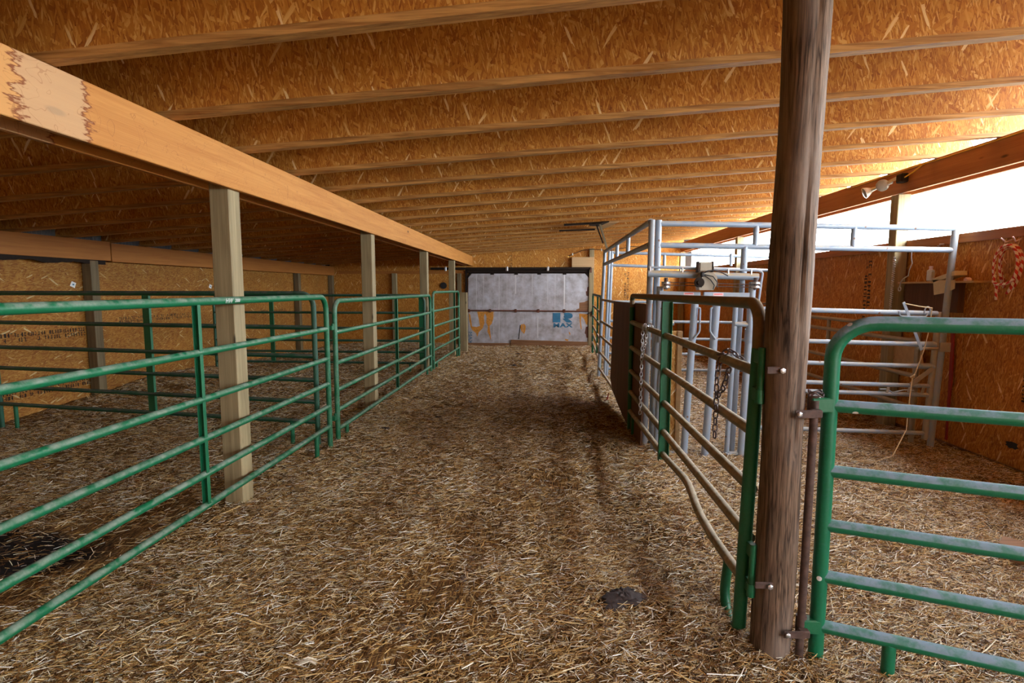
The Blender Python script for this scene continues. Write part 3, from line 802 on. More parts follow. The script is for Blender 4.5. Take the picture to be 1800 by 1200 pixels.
# curved skid pipe at the foot of the hinge end
MB().tube(fillet([(0.945, 2.68, 0.225), (0.925, 2.68, 0.01), (0.912, 2.43, -0.01), (0.916, 2.42, 0.2)], 0.11, 8), 0.024, 14).build('skid', M['green_clean'], g1, True)
MB().tube(fillet([(0.965, 5.72, 0.27), (0.965, 5.72, 0.0), (0.965, 5.95, 0.0), (0.965, 5.95, 0.1)], 0.09, 8), 0.022, 14).build('skid', M['green_clean'], g1, True)
# hinge sleeves and the pole's bolts
for zz in (1.21, 0.34):
    m = MB(); m.tube([(0.928, 2.340, zz - 0.10), (0.930, 2.340, zz + 0.14)], 0.015, 14)
    m.tube([(0.928, 2.340, zz - 0.10), (0.928, 2.340, zz - 0.04)], 0.019, 14)
    m.bbox((0.932, 2.375, zz - 0.065), (0.03, 0.06, 0.06), None, 0.004); m.bbox((0.934, 2.375, zz + 0.10), (0.03, 0.06, 0.06), None, 0.004)
    m.build('hinge_sleeve', M['green_clean'], g1, True)

def hinge_bolt(label, x, y, z):
    t = thing('hinge_bolt', label, 'bolt', (x, y, z))
    MB().bbox((x - 0.0, y, z), (0.075, 0.008, 0.03), None, 0.003).build('strap', M['rust'], t)
    MB().lathe((x + 0.022, y - 0.004, z), (0, -1, 0), [(0, 0.012), (0.012, 0.012), (0.014, 0.004)], 6).build('nut', M['zinc'], t)
hinge_bolt('upper rusty hinge strap bolted to the round pole, open gate side', 0.958, 2.262, 1.265)
hinge_bolt('lower rusty hinge strap bolted to the round pole near the straw', 0.950, 2.262, 0.335)

# right foreground gate G2
g2d = Vector((math.cos(math.radians(-20)), math.sin(math.radians(-20))))
A2 = (1.195, 2.29); B2 = (A2[0] + g2d.x * 2.4, A2[1] + g2d.y * 2.4)
g2 = panel('front_gate', 'green pipe gate with dusty rails, blue-grey sky reflection painted on top, cropped by the right edge', 'gate', A2, B2,
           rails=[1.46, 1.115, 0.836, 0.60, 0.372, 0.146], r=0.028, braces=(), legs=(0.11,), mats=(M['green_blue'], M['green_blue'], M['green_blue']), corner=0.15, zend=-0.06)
for zz in (1.12, 0.15):
    m = MB(); m.bbox((1.155, 2.285, zz), (0.09, 0.05, 0.062), None, 0.005); m.build('hinge_plate', M['green_clean'], g2)
    m = MB(); m.lathe((1.125, 2.285, zz - 0.04), (0, 0, 1), [(0, 0.022), (0.08, 0.022)], 14); m.build('hinge_sleeve', M['rust'], g2, True)
# rusty upright rod clamped to the pole, carries the gate
t = thing('hinge_rod', 'rusty brown upright rod clamped to the right side of the round pole', 'rod', (1.118, 2.27, 0))
MB().tube([(1.118, 2.275, -0.05), (1.124, 2.27, 1.14)], 0.0165, 14).build('rod', M['rust'], t, True)
for zz in (1.09, 0.135):
    m = MB(); m.bbox((1.075, 2.232, zz), (0.09, 0.005, 0.034), None, 0.002); m.bbox((1.118, 2.245, zz), (0.045, 0.03, 0.034), None, 0.005); m.build('clamp', M['rust'], t)
    MB().lathe((1.045, 2.232, zz), (0, -1, 0), [(0, 0.011), (0.010, 0.011), (0.013, 0.005)], 6).build('bolt', M['zinc'], t)
m = MB(); m.tube([(1.124 + 0.022 * math.cos(a) * 1.3, 2.262 + 0.016 * math.sin(a), 1.168 + 0.010 * math.sin(2 * a)) for a in np.linspace(0, 2 * PI, 20)[:-1]], 0.0035, 6, closed=True)
m.tube([(1.118 + 0.020 * math.cos(a) * 1.3, 2.260 + 0.016 * math.sin(a), 1.178 + 0.006 * math.sin(3 * a)) for a in np.linspace(0, 2 * PI, 20)[:-1]], 0.0035, 6, closed=True)
m.build('wire_tie', M['chain_dark'], t, True)

# far small green panel on the right of the aisle
panel('livestock_panel', 'small green panel far down the right side of the aisle near the foil door', 'panel', (1.085, 10.3), (1.30, 14.3),
      rails=[1.45, 1.15, 0.90, 0.63, 0.42, 0.2], braces=(0.33,), legs=(0.95,), mats=(M['green_dark'], M['olive'], M['green_clean']))

# ------------------------------------------------------------------ grey handling pen on the right
# tall alley-side gate
def up(x, y, z0, x1, z1, r=0.03): return MB().tube([(x, y, z0), (x1, y, z1)], r, 14)
t = thing('tall_gate', 'tall grey pipe gate along the right of the aisle, carrying the brown plywood sheet', 'gate', (1.04, 7.7, 0))
def T(y, z, lean=True):   # leaning plane of that gate
    return 1.005 + 0.045 * z / 2.2 + (y - 5.75) * 0.0035 * (0.4 + z)
P = lambda y, z: (T(y, z), y, z)
m = MB().tube(fillet([P(9.8, -0.05), P(9.8, 2.26)], 0.02), 0.03, 14); m.build('end_tube', M['grey'], t, True)
for z in (2.255, 2.03): MB().tube([P(5.46, z), P(9.8, z)], 0.028, 14).build('rail', M['grey_dust'], t, True)
for z in (1.40, 1.01, 0.745, 0.455, 0.165): MB().tube([P(5.46, z), P(9.8, z)], 0.021, 12).build('rail', M['grey_tan'], t, True)
for y in (8.05, 6.95): MB().tube([P(y, 2.03), P(y, 2.255)], 0.024, 12).build('short_upright', M['grey'], t, True)
# plywood sheet with clipped lower corner, tied to it
ps = [(7.85, 1.42), (5.30, 1.45), (5.30, 0.04), (5.75, 0.03), (6.55, 0.06), (7.6, 0.18), (7.85, 0.3)]
o = MB().prism([(T(y, z) - 0.038, y, z) for y, z in ps], (0.014, 0, 0)).build('plywood_sheet', M['plywood'], None, loc=(1.0, 6.5, 0.04))
tag(o, 'dark brown plywood sheet with clipped lower corner tied to the tall grey gate', 'plywood')

# front frame across (tall), from the aisle to the right wall
t = thing('pipe_rack', 'tall light grey pipe frame reaching from aisle to right wall above the chute', 'frame', (1.1, 5.45, 0))
FY = lambda x: 5.45 + (x - 1.1) * 0.045
def F(x, z, base): return (x, FY(x), base - 0.018 * (x - 1.1) + z)
MB().tube([(1.028, 5.42, -0.05), (1.052, 5.42, 2.265)], 0.030, 16).build('end_tube', M['grey_dust'], t, True)
MB().tube([(1.105, 5.45, -0.05), (1.122, 5.45, 2.265)], 0.031, 16).build('end_tube', M['grey'], t, True)
MB().tube([F(1.12, 0, 2.235), F(4.0, 0, 2.235)], 0.027, 14).build('rail', M['grey'], t, True)
MB().tube([F(1.12, 0, 2.025), F(4.0, 0, 2.025)], 0.027, 14).build('rail', M['grey'], t, True)
for x in (2.07, 3.02): MB().tube([F(x, 0, 2.025), F(x + 0.004, 0, 2.235)], 0.026, 12).build('short_upright', M['grey'], t, True)
MB().tube([F(1.965, -0.28, 2.025), F(1.97, 0, 2.025)], 0.031, 14).build('short_upright', M['grey'], t, True)
MB().tube([(3.915, FY(3.95), -0.06), (4.0, FY(3.95), 2.20)], 0.030, 16).build('end_tube', M['grey_dust'], t, True)

# lower gate in that frame
t = thing('pen_gate', 'light grey lower pipe gate with latch lever hung in the tall frame', 'gate', (2.05, 5.5, 0))
SY = lambda x: 5.46 + (x - 2.0) * 0.02
for z, r in ((1.405, .024), (1.10, .022), (0.885, .021), (0.69, .021), (0.60, .021), (0.215, .021)):
    m = MB(); xs_ = [2.02, 3.45, 3.55, 3.83] 
    rr_ = [r, r, r, r * (1.55 if z in (1.10, 0.885) else 1.0)]
    m.tube([(x, SY(x), z - 0.026 * (x - 2.0)) for x in xs_], rr_, 14).build('rail', M['grey'], t, True)
MB().tube([(3.80, SY(3.82), 0.11), (3.85, SY(3.82), 1.375)], 0.027, 14).build('end_tube', M['grey_tan'], t, True)
MB().tube([(2.03, SY(2.0), 0.05), (2.03, SY(2.0), 1.42)], 0.025, 14).build('end_tube', M['grey'], t, True)
MB().bar((3.46, 5.42, 1.47), (3.66, 5.42, 1.005), 0.028, 0.006, side=(0, 1, 0)).build('latch_lever', M['grey'], t)
MB().tube([(3.64, 5.45, 1.02), (3.83, 5.45, 1.02)], 0.013, 10).build('latch_pin', M['grey_tan'], t, True)
MB().tube(fillet([(3.42, 5.42, 1.385), (3.435, 5.42, 1.335), (3.68, 5.42, 1.33), (3.69, 5.42, 1.36)], 0.02, 4), 0.006, 8).build('keeper_wire', M['grey'], t, True)
MB().tube([(3.72 + 0.028 * math.cos(a), 5.47, 1.36 + 0.055 * math.sin(a) + 0.01) for a in np.linspace(-0.3, PI + 0.3, 14)], 0.006, 8).build('loop', M['grey'], t, True)
m = MB().tube([(3.30, 5.43, 0.62), (3.37, 5.43, 0.62), (3.42, 5.43, 0.585), (3.47, 5.43, 0.60), (3.53, 5.43, 0.615), (3.62, 5.43, 0.61)], 0.006, 8); m.build('slide_bolt', M['grey'], t, True)
for x in (3.37, 3.57, 3.70): MB().bar((x - 0.006, 5.425, 0.585), (x + 0.008, 5.425, 0.64), 0.026, 0.01, side=(0, 1, 0)).build('bolt_keeper', M['grey_tan'], t)
MB().bar((3.60, 5.45, 0.66), (3.80, 5.45, 0.83), 0.045, 0.006, side=(0, 1, 0)).build('gusset_plate', M['grey_tan'], t)
m = MB(); m.bar((3.86, 5.48, 1.03), (3.96, 5.48, 1.03), 0.09, 0.03, side=(0, 1, 0)); m.build('hinge_plate', M['grey_tan'], t)
# twine
t = MB(); t.tube([(3.475, 5.41, 1.455), (3.60, 5.405, 1.43), (3.72, 5.41, 1.415)], 0.0055, 8)
t.tube([(3.72, 5.41, 1.42), (3.70, 5.40, 1.2), (3.665, 5.40, 1.0), (3.60, 5.39, 0.80), (3.565, 5.38, 0.74)], 0.0045, 8)
t.tube([(3.585, 5.385, 0.775), (3.57, 5.37, 0.765), (3.55, 5.38, 0.75), (3.565, 5.395, 0.74), (3.59, 5.39, 0.75)], 0.008, 8)
t.tube([(3.565, 5.38, 0.74), (3.5, 5.3, 0.55), (3.36, 5.1, 0.30), (3.18, 4.98, 0.09), (3.0, 4.93, 0.045), (2.84, 4.98, 0.04)], 0.0045, 8)
o = t.build('twine', M['twine'], None, True, loc=(3.5, 5.4, 0.7)); tag(o, 'tan twine tied from the latch lever down to the straw', 'twine')

# far frame across with lower rails
t = thing('pipe_rack', 'farther grey pipe frame crossing behind the chute, thin rails full width', 'frame', (1.2, 9.9, 0))
for z, dz in ((2.245, -0.035), (2.02, -0.04)): MB().tube([(1.2, 9.9, z), (4.02, 9.95, z + dz * 2.5)], 0.027, 12).build('rail', M['grey'], t, True)
for z in (1.365, 1.015, 0.705, 0.43, 0.14): MB().tube([(1.2, 9.9, z), (4.0, 9.95, z - 0.03)], 0.025, 12).build('rail', M['grey'], t, True)
for x in (2.16, 3.33): MB().tube([(x, 9.92, 2.0), (x, 9.92, 2.22)], 0.026, 12).build('short_upright', M['grey'], t, True)
MB().tube([(1.165, 9.9, -0.05), (1.225, 9.9, 2.27)], 0.030, 14).build('end_tube', M['grey'], t, True)
MB().tube([(1.10, 9.65, -0.05), (1.15, 9.65, 2.25)], 0.022, 14).build('end_tube', M['grey'], t, True)
MB().tube([(4.02, 9.95, -0.05), (4.04, 9.95, 2.2)], 0.030, 14).build('end_tube', M['grey'], t, True)
# side panel along the right wall
t = thing('side_panel', 'dim grey pipe panel running back along the right wall behind the pen gate', 'panel', (3.85, 5.75, 0))
for z in (1.06, 0.70, 0.37): MB().tube([(3.84, 5.75, z), (3.84, 9.7, z)], 0.024, 12).build('rail', M['grey_tan'], t, True)
for y in (5.75, 7.5, 9.7): MB().tube([(3.84, y, -0.05), (3.84, y, 1.2)], 0.024, 12).build('upright', M['grey_tan'], t, True)
MB().tube([(3.84, 5.75, 1.2), (3.84, 9.7, 1.2)], 0.024, 12).build('rail', M['grey_tan'], t, True)
# tan board leaning behind
o = MB().bar((4.06, 6.62, 0.80), (4.06, 6.02, 0.95), 0.30, 0.02, side=(1, 0, 0)); o.bar((4.06, 6.60, 0.66), (4.06, 6.60, 0.0), 0.05, 0.05, side=(1, 0, 0)); o.bar((4.06, 6.08, 0.80), (4.06, 6.08, 0.0), 0.05, 0.05, side=(1, 0, 0)); o = o.build('feed_board', M['board'], None, loc=(4.06, 6.3, 0.0))
o2 = None
tag(o, 'tilted tan board on legs against the right wall behind the pen gate', 'board')

# ------------------------------------------------------------------ head gate (chute)
hg = thing('head_gate', 'grey cattle head gate with winch box between the tall frame posts', 'head gate', (1.5, 5.2, 0))
HY = 5.2
MB().tube([(0.98, HY, 1.742), (2.0, HY, 1.708)], 0.032, 16).build('cross_tube', M['grey_dust'], hg, True)
MB().tube(fillet([(0.985, HY - 0.01, 1.80), (2.0, HY - 0.01, 1.765), (2.035, HY - 0.01, 1.75), (2.01, HY - 0.01, 1.48)], 0.03, 5), 0.010, 10).build('control_rod', M['grey'], hg, True)
for x in (1.00, 1.30, 1.72, 1.93): MB().bbox((x, HY - 0.01, 1.782 - 0.033 * (x - 1)), (0.012, 0.03, 0.05), None, 0.002).build('rod_guide', M['zinc'], hg)
for (xa, xb, nm) in ((1.085, 1.463, 0), (1.497, 1.965, 1)):
    z0 = 1.548 - 0.02 * (xa - 1); z1 = 1.548 - 0.02 * (xb - 1)
    MB().bar((xa, HY - 0.03, z0), (xb, HY - 0.03, z1), 0.035, 0.062, side=(0, 0, 1)).build('head_bar', M['grey'], hg)
for x, z in ((1.355, 1.541), (1.625, 1.536)):
    MB().bbox((x, HY - 0.0490, z), (0.095, 0.001, 0.046), None, 0.0003).build('warning_label', M['pinkish'], hg)
    MB().bbox((x, HY - 0.0500, z + 0.012), (0.075, 0.0008, 0.009), None, 0.0002).build('label_print', M['red_ink'], hg)
# uprights
for (xt, xb, y, zt, r, nm) in ((1.10, 1.075, 5.20, 1.62, 0.031, 'side_post'), (1.155, 1.10, 5.17, 1.52, 0.036, 'side_post'), (1.425, 1.36, 5.18, 1.53, 0.033, 'neck_bar'),
                         (1.625, 1.56, 5.18, 1.53, 0.035, 'neck_bar'), (1.80, 1.765, 5.18, 1.53, 0.023, 'neck_bar'), (1.875, 1.84, 5.25, 1.72, 0.024, 'side_post'), (1.94, 1.895, 5.17, 1.66, 0.032, 'side_post')):
    MB().tube([(xb, y, -0.03), (xt, y, zt)], r, 16).build(nm, M['grey'], hg, True)
for x, z in ((1.125, 1.16), (1.93, 1.17)):
    MB().tube([(x - 0.003, 5.17, z - 0.07), (x + 0.002, 5.17, z + 0.05)], 0.042, 16).build('collar', M['grey'], hg, True)
MB().tube([(1.12, 5.17, 1.275), (1.23, 5.17, 1.275)], 0.022, 14).build('stub_tube', M['grey_dust'], hg, True)
MB().tube([(1.79, 5.17, 1.27), (1.96, 5.17, 1.262)], 0.022, 14).build('stub_tube', M['grey_dust'], hg, True)
MB().tube([(1.75, 5.18, 0.02), (1.95, 5.18, 0.02)], 0.025, 12).build('base_tube', M['grey'], hg, True)
MB().tube([(1.10, 5.18, 0.01), (1.40, 5.18, 0.01)], 0.025, 12).build('base_tube', M['grey'], hg, True)
for s, x in ((1, 1.455), (-1, 1.565)):
    MB().tube(fillet([(x - s * 0.012, 5.14, 1.42), (x + s * 0.005, 5.14, 1.42), (x + s * 0.008, 5.14, 1.20), (x - s * 0.045, 5.14, 1.13)], 0.02, 4), 0.009, 10).build('handle', M['grey'], hg, True)
# winch box
cx, cz = 1.49, 1.70
wnb = MB(); prof = [(-0.07, -0.10), (0.055, -0.10), (0.085, -0.03), (0.085, 0.05), (0.05, 0.10), (-0.05, 0.10), (-0.075, 0.04), (-0.085, -0.03)]
wnb.prism([(cx + 0.01 + px_, HY - 0.13, cz - 0.035 + pz_ * 0.8) for px_, pz_ in prof], (0, 0.11, 0)); wnb.build('winch_housing', M['tan_metal'], hg)
MB().bbox((cx, HY - 0.06, cz + 0.10), (0.115, 0.08, 0.085), None, 0.008).build('winch_cap', M['tan_metal'], hg)
for dx in (-0.066, 0.066): MB().bbox((cx + dx, HY - 0.06, cz + 0.10), (0.008, 0.09, 0.10), None, 0.002).build('side_plate', M['rust'], hg)
MB().lathe((cx - 0.07, HY - 0.135, cz - 0.045), (0, -1, 0), [(0, 0.045), (0.02, 0.045), (0.022, 0.02), (0.035, 0.02)], 18).build('pulley', M['dark_steel'], hg, True)
m = MB()
m.tube([(cx - 0.04, HY - 0.14, cz + 0.035), (cx, HY - 0.16, cz + 0.06), (cx + 0.06, HY - 0.15, cz + 0.065), (cx + 0.14, HY - 0.14, cz + 0.04), (cx + 0.19, HY - 0.13, cz + 0.015)], 0.005, 8)
m.tube([(cx - 0.04, HY - 0.14, cz + 0.03), (cx + 0.03, HY - 0.15, cz - 0.02), (cx + 0.065, HY - 0.15, cz - 0.07), (cx + 0.055, HY - 0.15, cz - 0.11)], 0.005, 8)
m.tube([(cx - 0.04, HY - 0.14, cz + 0.03), (cx + 0.05, HY - 0.15, cz + 0.01), (cx + 0.09, HY - 0.15, cz - 0.04), (cx + 0.09, HY - 0.15, cz - 0.09)], 0.005, 8)
m.tube([(cx - 0.04, HY - 0.14, cz + 0.03), (cx - 0.06, HY - 0.15, cz - 0.03), (cx - 0.05, HY - 0.15, cz - 0.09)], 0.005, 8)
m.bbox((cx - 0.045, HY - 0.145, cz + 0.03), (0.03, 0.03, 0.045), None, 0.008)
m.build('rubber_cord', M['black'], hg, True)
for z in (1.648, 1.622):
    MB().tube([(1.10, HY - 0.06, z + 0.012), (1.98, HY - 0.06, z - 0.012)], 0.004, 8).build('cable', M['rust'], hg, True)
for x in (1.14, 1.955):
    for dz in (0.018, -0.018):
        MB().lathe((x, HY - 0.06, 1.634 + dz), (0, 0, 1), [(-0.012, 0.045), (-0.006, 0.038), (0.006, 0.038), (0.012, 0.045)], 20).build('cable_pulley', M['zinc'], hg, True)
    MB().tube([(x, HY - 0.06, 1.59), (x, HY - 0.06, 1.70)], 0.018, 12).build('pulley_pin', M['rust'], hg, True)

# OSB offcut standing between posts
t = thing('osb_board', 'narrow pinkish OSB board with stamped print standing beside the head gate', 'board', (1.22, 5.33, 0))
MB().box(1.11, 1.345, 5.32, 5.34, -0.02, 1.19).build('sheet', M['osb_board'], t)
MB().box(1.30, 1.345, 5.285, 5.32, -0.02, 1.19, 0.003).build('edge_batten', M['board'], t)
stamp('ink_stamp', t, (1.145, 5.319, 0.08), (0, 0, 1), (1, 0, 0), 1.0, 0.07, 2, 21, (0, -1, 0))

# ------------------------------------------------------------------ chains
def link_pts(c, d, s, a, b_):
    d = Vector(d).normalized(); s = Vector(s); s = (s - d * s.dot(d)).normalized(); c = Vector(c)
    out = []
    for k in range(10):
        q = 2 * PI * k / 10
        u = math.cos(q) * a; v = math.sin(q) * b_
        out.append(c + d * (u + (0.35 * a if math.cos(q) > 0.05 else -0.35 * a if math.cos(q) < -0.05 else 0)) + s * v)
    return out
def chain_mesh(paths, link=0.026, wire=0.0032, wdt=0.0095):
    m = MB()
    for pts in paths:
        pts = [Vector(p) for p in pts]; L_ = [0]
        for a, b_ in zip(pts[:-1], pts[1:]): L_.append(L_[-1] + (b_ - a).length)
        s = 0; k = 0
        while s <= L_[-1]:
            i = max(j for j in range(len(L_) - 1) if L_[j] <= s + 1e-9); f = (s - L_[i]) / (L_[i + 1] - L_[i])
            c = pts[i].lerp(pts[i + 1], f); d = pts[i + 1] - pts[i]
            side = Vector((1, 0.25, 0)) if k % 2 == 0 else Vector((0.25, -1, 0.1))
            if abs(d.normalized().dot(side.normalized())) > 0.9: side = Vector((0, 0, 1))
            m.tube(link_pts(c, d, side, link * 0.42, wdt), wire, 6, closed=True)
            s += link; k += 1
    return m
def at_g1(y, z): return (0.935 - 0.02, y, z)
o = chain_mesh([[(0.93, 5.02, 1.26), (0.915, 5.02, 1.23), (0.915, 5.03, 0.95)], [(0.93, 5.02, 1.262), (0.965, 4.96, 1.285), (0.99, 4.92, 1.25)], [(0.925, 4.86, 1.25), (0.918, 4.88, 1.12), (0.915, 5.02, 0.99)],
                [(0.912, 5.03, 0.95), (0.912, 5.04, 0.62)], [(0.912, 5.04, 0.585), (0.912, 5.05, 0.44)]], 0.036, 0.0042, 0.0125).build('chain', M['zinc'], None, True, loc=(0.93, 5.0, 1.0))
tag(o, 'bright zinc chain looped over the rail near the far end of the open gate', 'chain')
o = chain_mesh([[(0.925, 2.86, 1.225), (0.912, 2.86, 1.13), (0.91, 2.85, 1.06), (0.91, 2.86, 0.80)], [(0.925, 2.86, 1.26), (0.955, 2.80, 1.285), (0.985, 2.74, 1.255)],
                [(0.925, 2.73, 1.19), (0.918, 2.77, 1.10), (0.914, 2.85, 1.04)]], 0.036, 0.0042, 0.0125).build('chain', M['chain_dark'], None, True, loc=(0.93, 2.85, 1.0))
tag(o, 'dark rusty chain looped over the open gate rail close to the round pole', 'chain')
o = chain_mesh([[(0.975, 2.37, 1.43), (0.985, 2.36, 1.33), (0.99, 2.36, 1.20)], [(0.985, 2.345, 1.44), (0.998, 2.345, 1.33), (0.992, 2.35, 1.19)]], 0.036, 0.0036, 0.0105).build('chain', M['zinc'], None, True, loc=(0.985, 2.36, 1.3))
tag(o, 'short chain hanging inside the rounded upper corner of the open gate', 'chain')

# ------------------------------------------------------------------ sliding door at the back
dr = empty('door_1', (-0.46, 16.42, 0)); tag(dr, kind='structure')
DY = 16.42
def DP(px, py, dy=0.0): return (D0 + (px - 823) * 0.01728, DY - dy, 2.066 - (py - 480) * 0.01738)
def dpoly(name, pts, mt, dy, th=0.003):
    return MB().prism([DP(*p, dy) for p in pts], (0, -th, 0)).build(name, mt, dr)
dpoly('upper_sheet', [(824, 486), (828, 481), (1027, 481), (1034, 488), (1033, 545), (823, 545)], M['foil'], 0, 0.03)
dpoly('lower_sheet', [(823, 546), (1033, 546), (1034, 599), (930, 598), (898, 603), (823, 603)], M['foil'], 0, 0.03)
for (x, w_, y0, y1) in ((838, .9, 482, 543), (851, .8, 482, 543), (878, 1.1, 482, 602), (907, 2.2, 482, 516), (936, 1, 482, 530), (963, 1, 482, 532), (976, 1, 482, 543), (992, 2.2, 482, 543), (868, .6, 548, 600), (946, 2.0, 556, 593), (892, .6, 482, 600), (920, .6, 484, 600)):
    dpoly('crease', [(x - w_ / 2, y0), (x + w_ / 2, y0), (x + w_ / 2 - 0.3, y1), (x - w_ / 2, y1)], M['foil_crease'], 0.030, 0.004)
# torn patches
dpoly('torn_patch', [(824, 549), (827, 553), (830, 573), (838, 574), (844, 572), (842, 560), (839, 547), (869, 547), (869, 555), (865, 568), (861, 572), (863, 590), (863.5, 598), (860, 588), (857, 582), (858, 573), (855, 566), (856, 556), (853, 550), (851, 556), (852, 567), (849, 576), (842, 583), (839, 592), (837, 585), (831, 580), (828, 576), (825, 562)], M['foam_orange'], 0.030)
dpoly('torn_patch', [(917, 569), (922, 568), (925, 572), (924, 581), (922, 586), (918, 582), (915, 575)], M['foam_orange'], 0.030)
dpoly('torn_patch', [(1018, 550), (1033, 551), (1033, 570), (1030, 568), (1027, 560), (1022, 554), (1021, 562), (1023, 578), (1021, 576), (1019, 562)], M['foam_orange'], 0.030)
dpoly('torn_patch', [(993, 594), (1000, 595), (999, 598), (995, 597)], M['foam_orange'], 0.030)
dpoly('torn_patch', [(1000, 581), (1003, 584), (1003, 588), (1001, 585)], M['foam_orange'], 0.030)
dpoly('tear_line', [(914.5, 570), (916, 570), (913, 595), (911.5, 595)], M['dark_steel'], 0.030)
dpoly('bare_patch', [(1034, 503), (1031.5, 505), (1031, 511), (1029, 512), (1030, 519), (1034, 520)], M['rust_bar'], 0.030)
dpoly('bare_patch', [(1034, 527), (1030, 528), (1027, 530), (1018, 531), (1018, 541), (1013, 543), (1013, 546), (1034, 546)], M['board_brown'], 0.030)
dpoly('bare_patch', [(1034, 572), (1030, 573), (1028, 584), (1030, 586), (1031, 592), (1034, 592)], M['rust_bar'], 0.030)
# middle bar with clips
MB().tube([DP(823, 545, 0.045), DP(1035, 546, 0.045)], 0.022, 10).build('middle_bar', M['rust_bar'], dr, True)
for x in (824.5, 862, 907, 947, 992): MB().bbox(DP(x, 545.3, 0.05), (0.07, 0.05, 0.10), None, 0.006).build('bar_clip', M['rust_bar'], dr)
# frame
for (a, b_, wd) in (((821, 476), (1037, 476), 0.12), ((820.5, 470), (820.5, 604), 0.07), ((1036, 474), (1036, 601), 0.05)):
    MB().bar(DP(*a, 0.02), DP(*b_, 0.02), wd if a[1] == b_[1] else 0.05, 0.05 if a[1] == b_[1] else wd, side=(0, 1, 0) if a[1] == b_[1] else (1, 0, 0)).build('door_frame', M['dark_steel'], dr)
for s, x in ((1, 822), (-1, 1036)): MB().bar(DP(x, 488, 0.035), DP(x + s * 7, 480, 0.035), 0.05, 0.02, side=(0, 1, 0)).build('corner_brace', M['dark_steel'], dr)
for x in (866, 908, 948, 992): MB().bbox(DP(x, 481.6, 0.03), (0.11, 0.05, 0.05), None, 0.006).build('frame_clip', M['dark_steel'], dr)
# lower kick boards
dpoly('kick_board', [(823, 602), (902, 602), (902, 612), (823, 612)], M['board_brown'], 0.02, 0.04)
dpoly('kick_board', [(899, 596), (1034, 599), (1034, 612), (899, 612)], M['board_brown'], 0.03, 0.05)
# printed marks on the foil
dpoly('printed_logo', [(972, 549), (985.5, 549), (985.5, 565.5), (972, 565.5)], M['blue_ink'], 0.033)
R_ = [(991.5, 549), (1000, 548.7), (1005, 550), (1007, 553), (1006.3, 556.5), (1003, 558.5), (998.5, 559), (1002, 561), (1006.8, 565.5), (996.5, 565.5), (992.5, 562), (989, 559), (993.5, 558.3), (991, 556), (992.5, 553)]
dpoly('printed_logo', R_, M['blue_ink'], 0.033)
c_ = DP(989.5, 570.8, 0.037)
text_obj('printed_name', 'MAX', 0.17, M['blue_ink'], dr, c_, (PI / 2, 0, 0), 0.001, space=1.08, sx=1.5, bold=0.007)
c_ = DP(826.5, 593, 0.037)
text_obj('printed_name', 'MAX', 0.16, M['blue_ink'], dr, (c_[0], c_[1], c_[2] - 0.0), (PI / 2, PI / 2, 0), 0.001, sx=1.1)
for k in range(4):
    dpoly('fine_print', [(988, 576.5 + k * 2.2), (1001, 576.6 + k * 2.2), (1001, 577.4 + k * 2.2), (988, 577.3 + k * 2.2)], plain('faded_print', (0.42, 0.46, 0.58), 0.6, 0, 0.05) if k == 0 else bpy.data.materials['faded_print'], 0.030, 0.002)
# the sliding track
t = thing('door_track', 'dark steel sliding door track running above the foil door', 'track', (-0.5, 16.3, 2.2))
MB().box(-3.4, 1.42, 16.27, 16.33, 2.165, 2.235, 0.004).build('rail', M['dark_steel'], t)
for x in (-1.09, 0.13, -2.95): MB().bbox((x, 16.26, 2.19), (0.06, 0.04, 0.13), None, 0.006).build('bracket', M['zinc'], t)
tag(MB().bbox((1.405, 16.26, 2.14), (0.05, 0.04, 0.14), None, 0.006).build('track_stop', M['rust_bar'], None, loc=(1.405, 16.26, 2.14)), 'small rusty stop at the right end of the sliding door track', 'bracket')
# latch knob on door post
t = MB().bbox((1.48, 16.295, 0.88), (0.06, 0.10, 0.16), None, 0.01); t.tube([(1.48, 16.25, 0.92), (1.30, 16.22, 0.84)], 0.012, 8)
tag(t.build('door_latch', M['black'], None, loc=(1.5, 16.28, 0.88)), 'black latch on the post at the right of the foil door', 'latch')
# shade cable along the back wall
t = thing('wall_cable', 'dark cable with white insulators sagging across the top of the back wall', 'cable', (1.5, 16.4, 2.8))
MB().tube([(0.72, 16.40, 2.56), (0.9, 16.40, 2.63), (1.15, 16.38, 2.73), (1.45, 16.33, 2.76), (1.8, 16.40, 2.74), (2.1, 16.42, 2.74), (2.6, 16.42, 2.84), (3.0, 16.42, 2.83), (3.6, 16.42, 2.90), (3.9, 16.42, 2.93)], 0.009, 8).build('wire', M['black'], t, True)
for x, z in ((0.86, 2.62), (1.72, 2.745), (3.2, 2.86)): MB().lathe((x, 16.39, z - 0.04), (0, 0, 1), [(0, 0.012), (0.02, 0.02), (0.04, 0.012), (0.06, 0.02), (0.075, 0.012)], 12).build('insulator', M['white'], t, True)
MB().lathe((0.73, 16.38, 2.52), (0, 0, 1), [(0, 0.004), (0.02, 0.022), (0.045, 0.02), (0.05, 0.008)], 12).build('amber_cap', M['amber'], t, True)

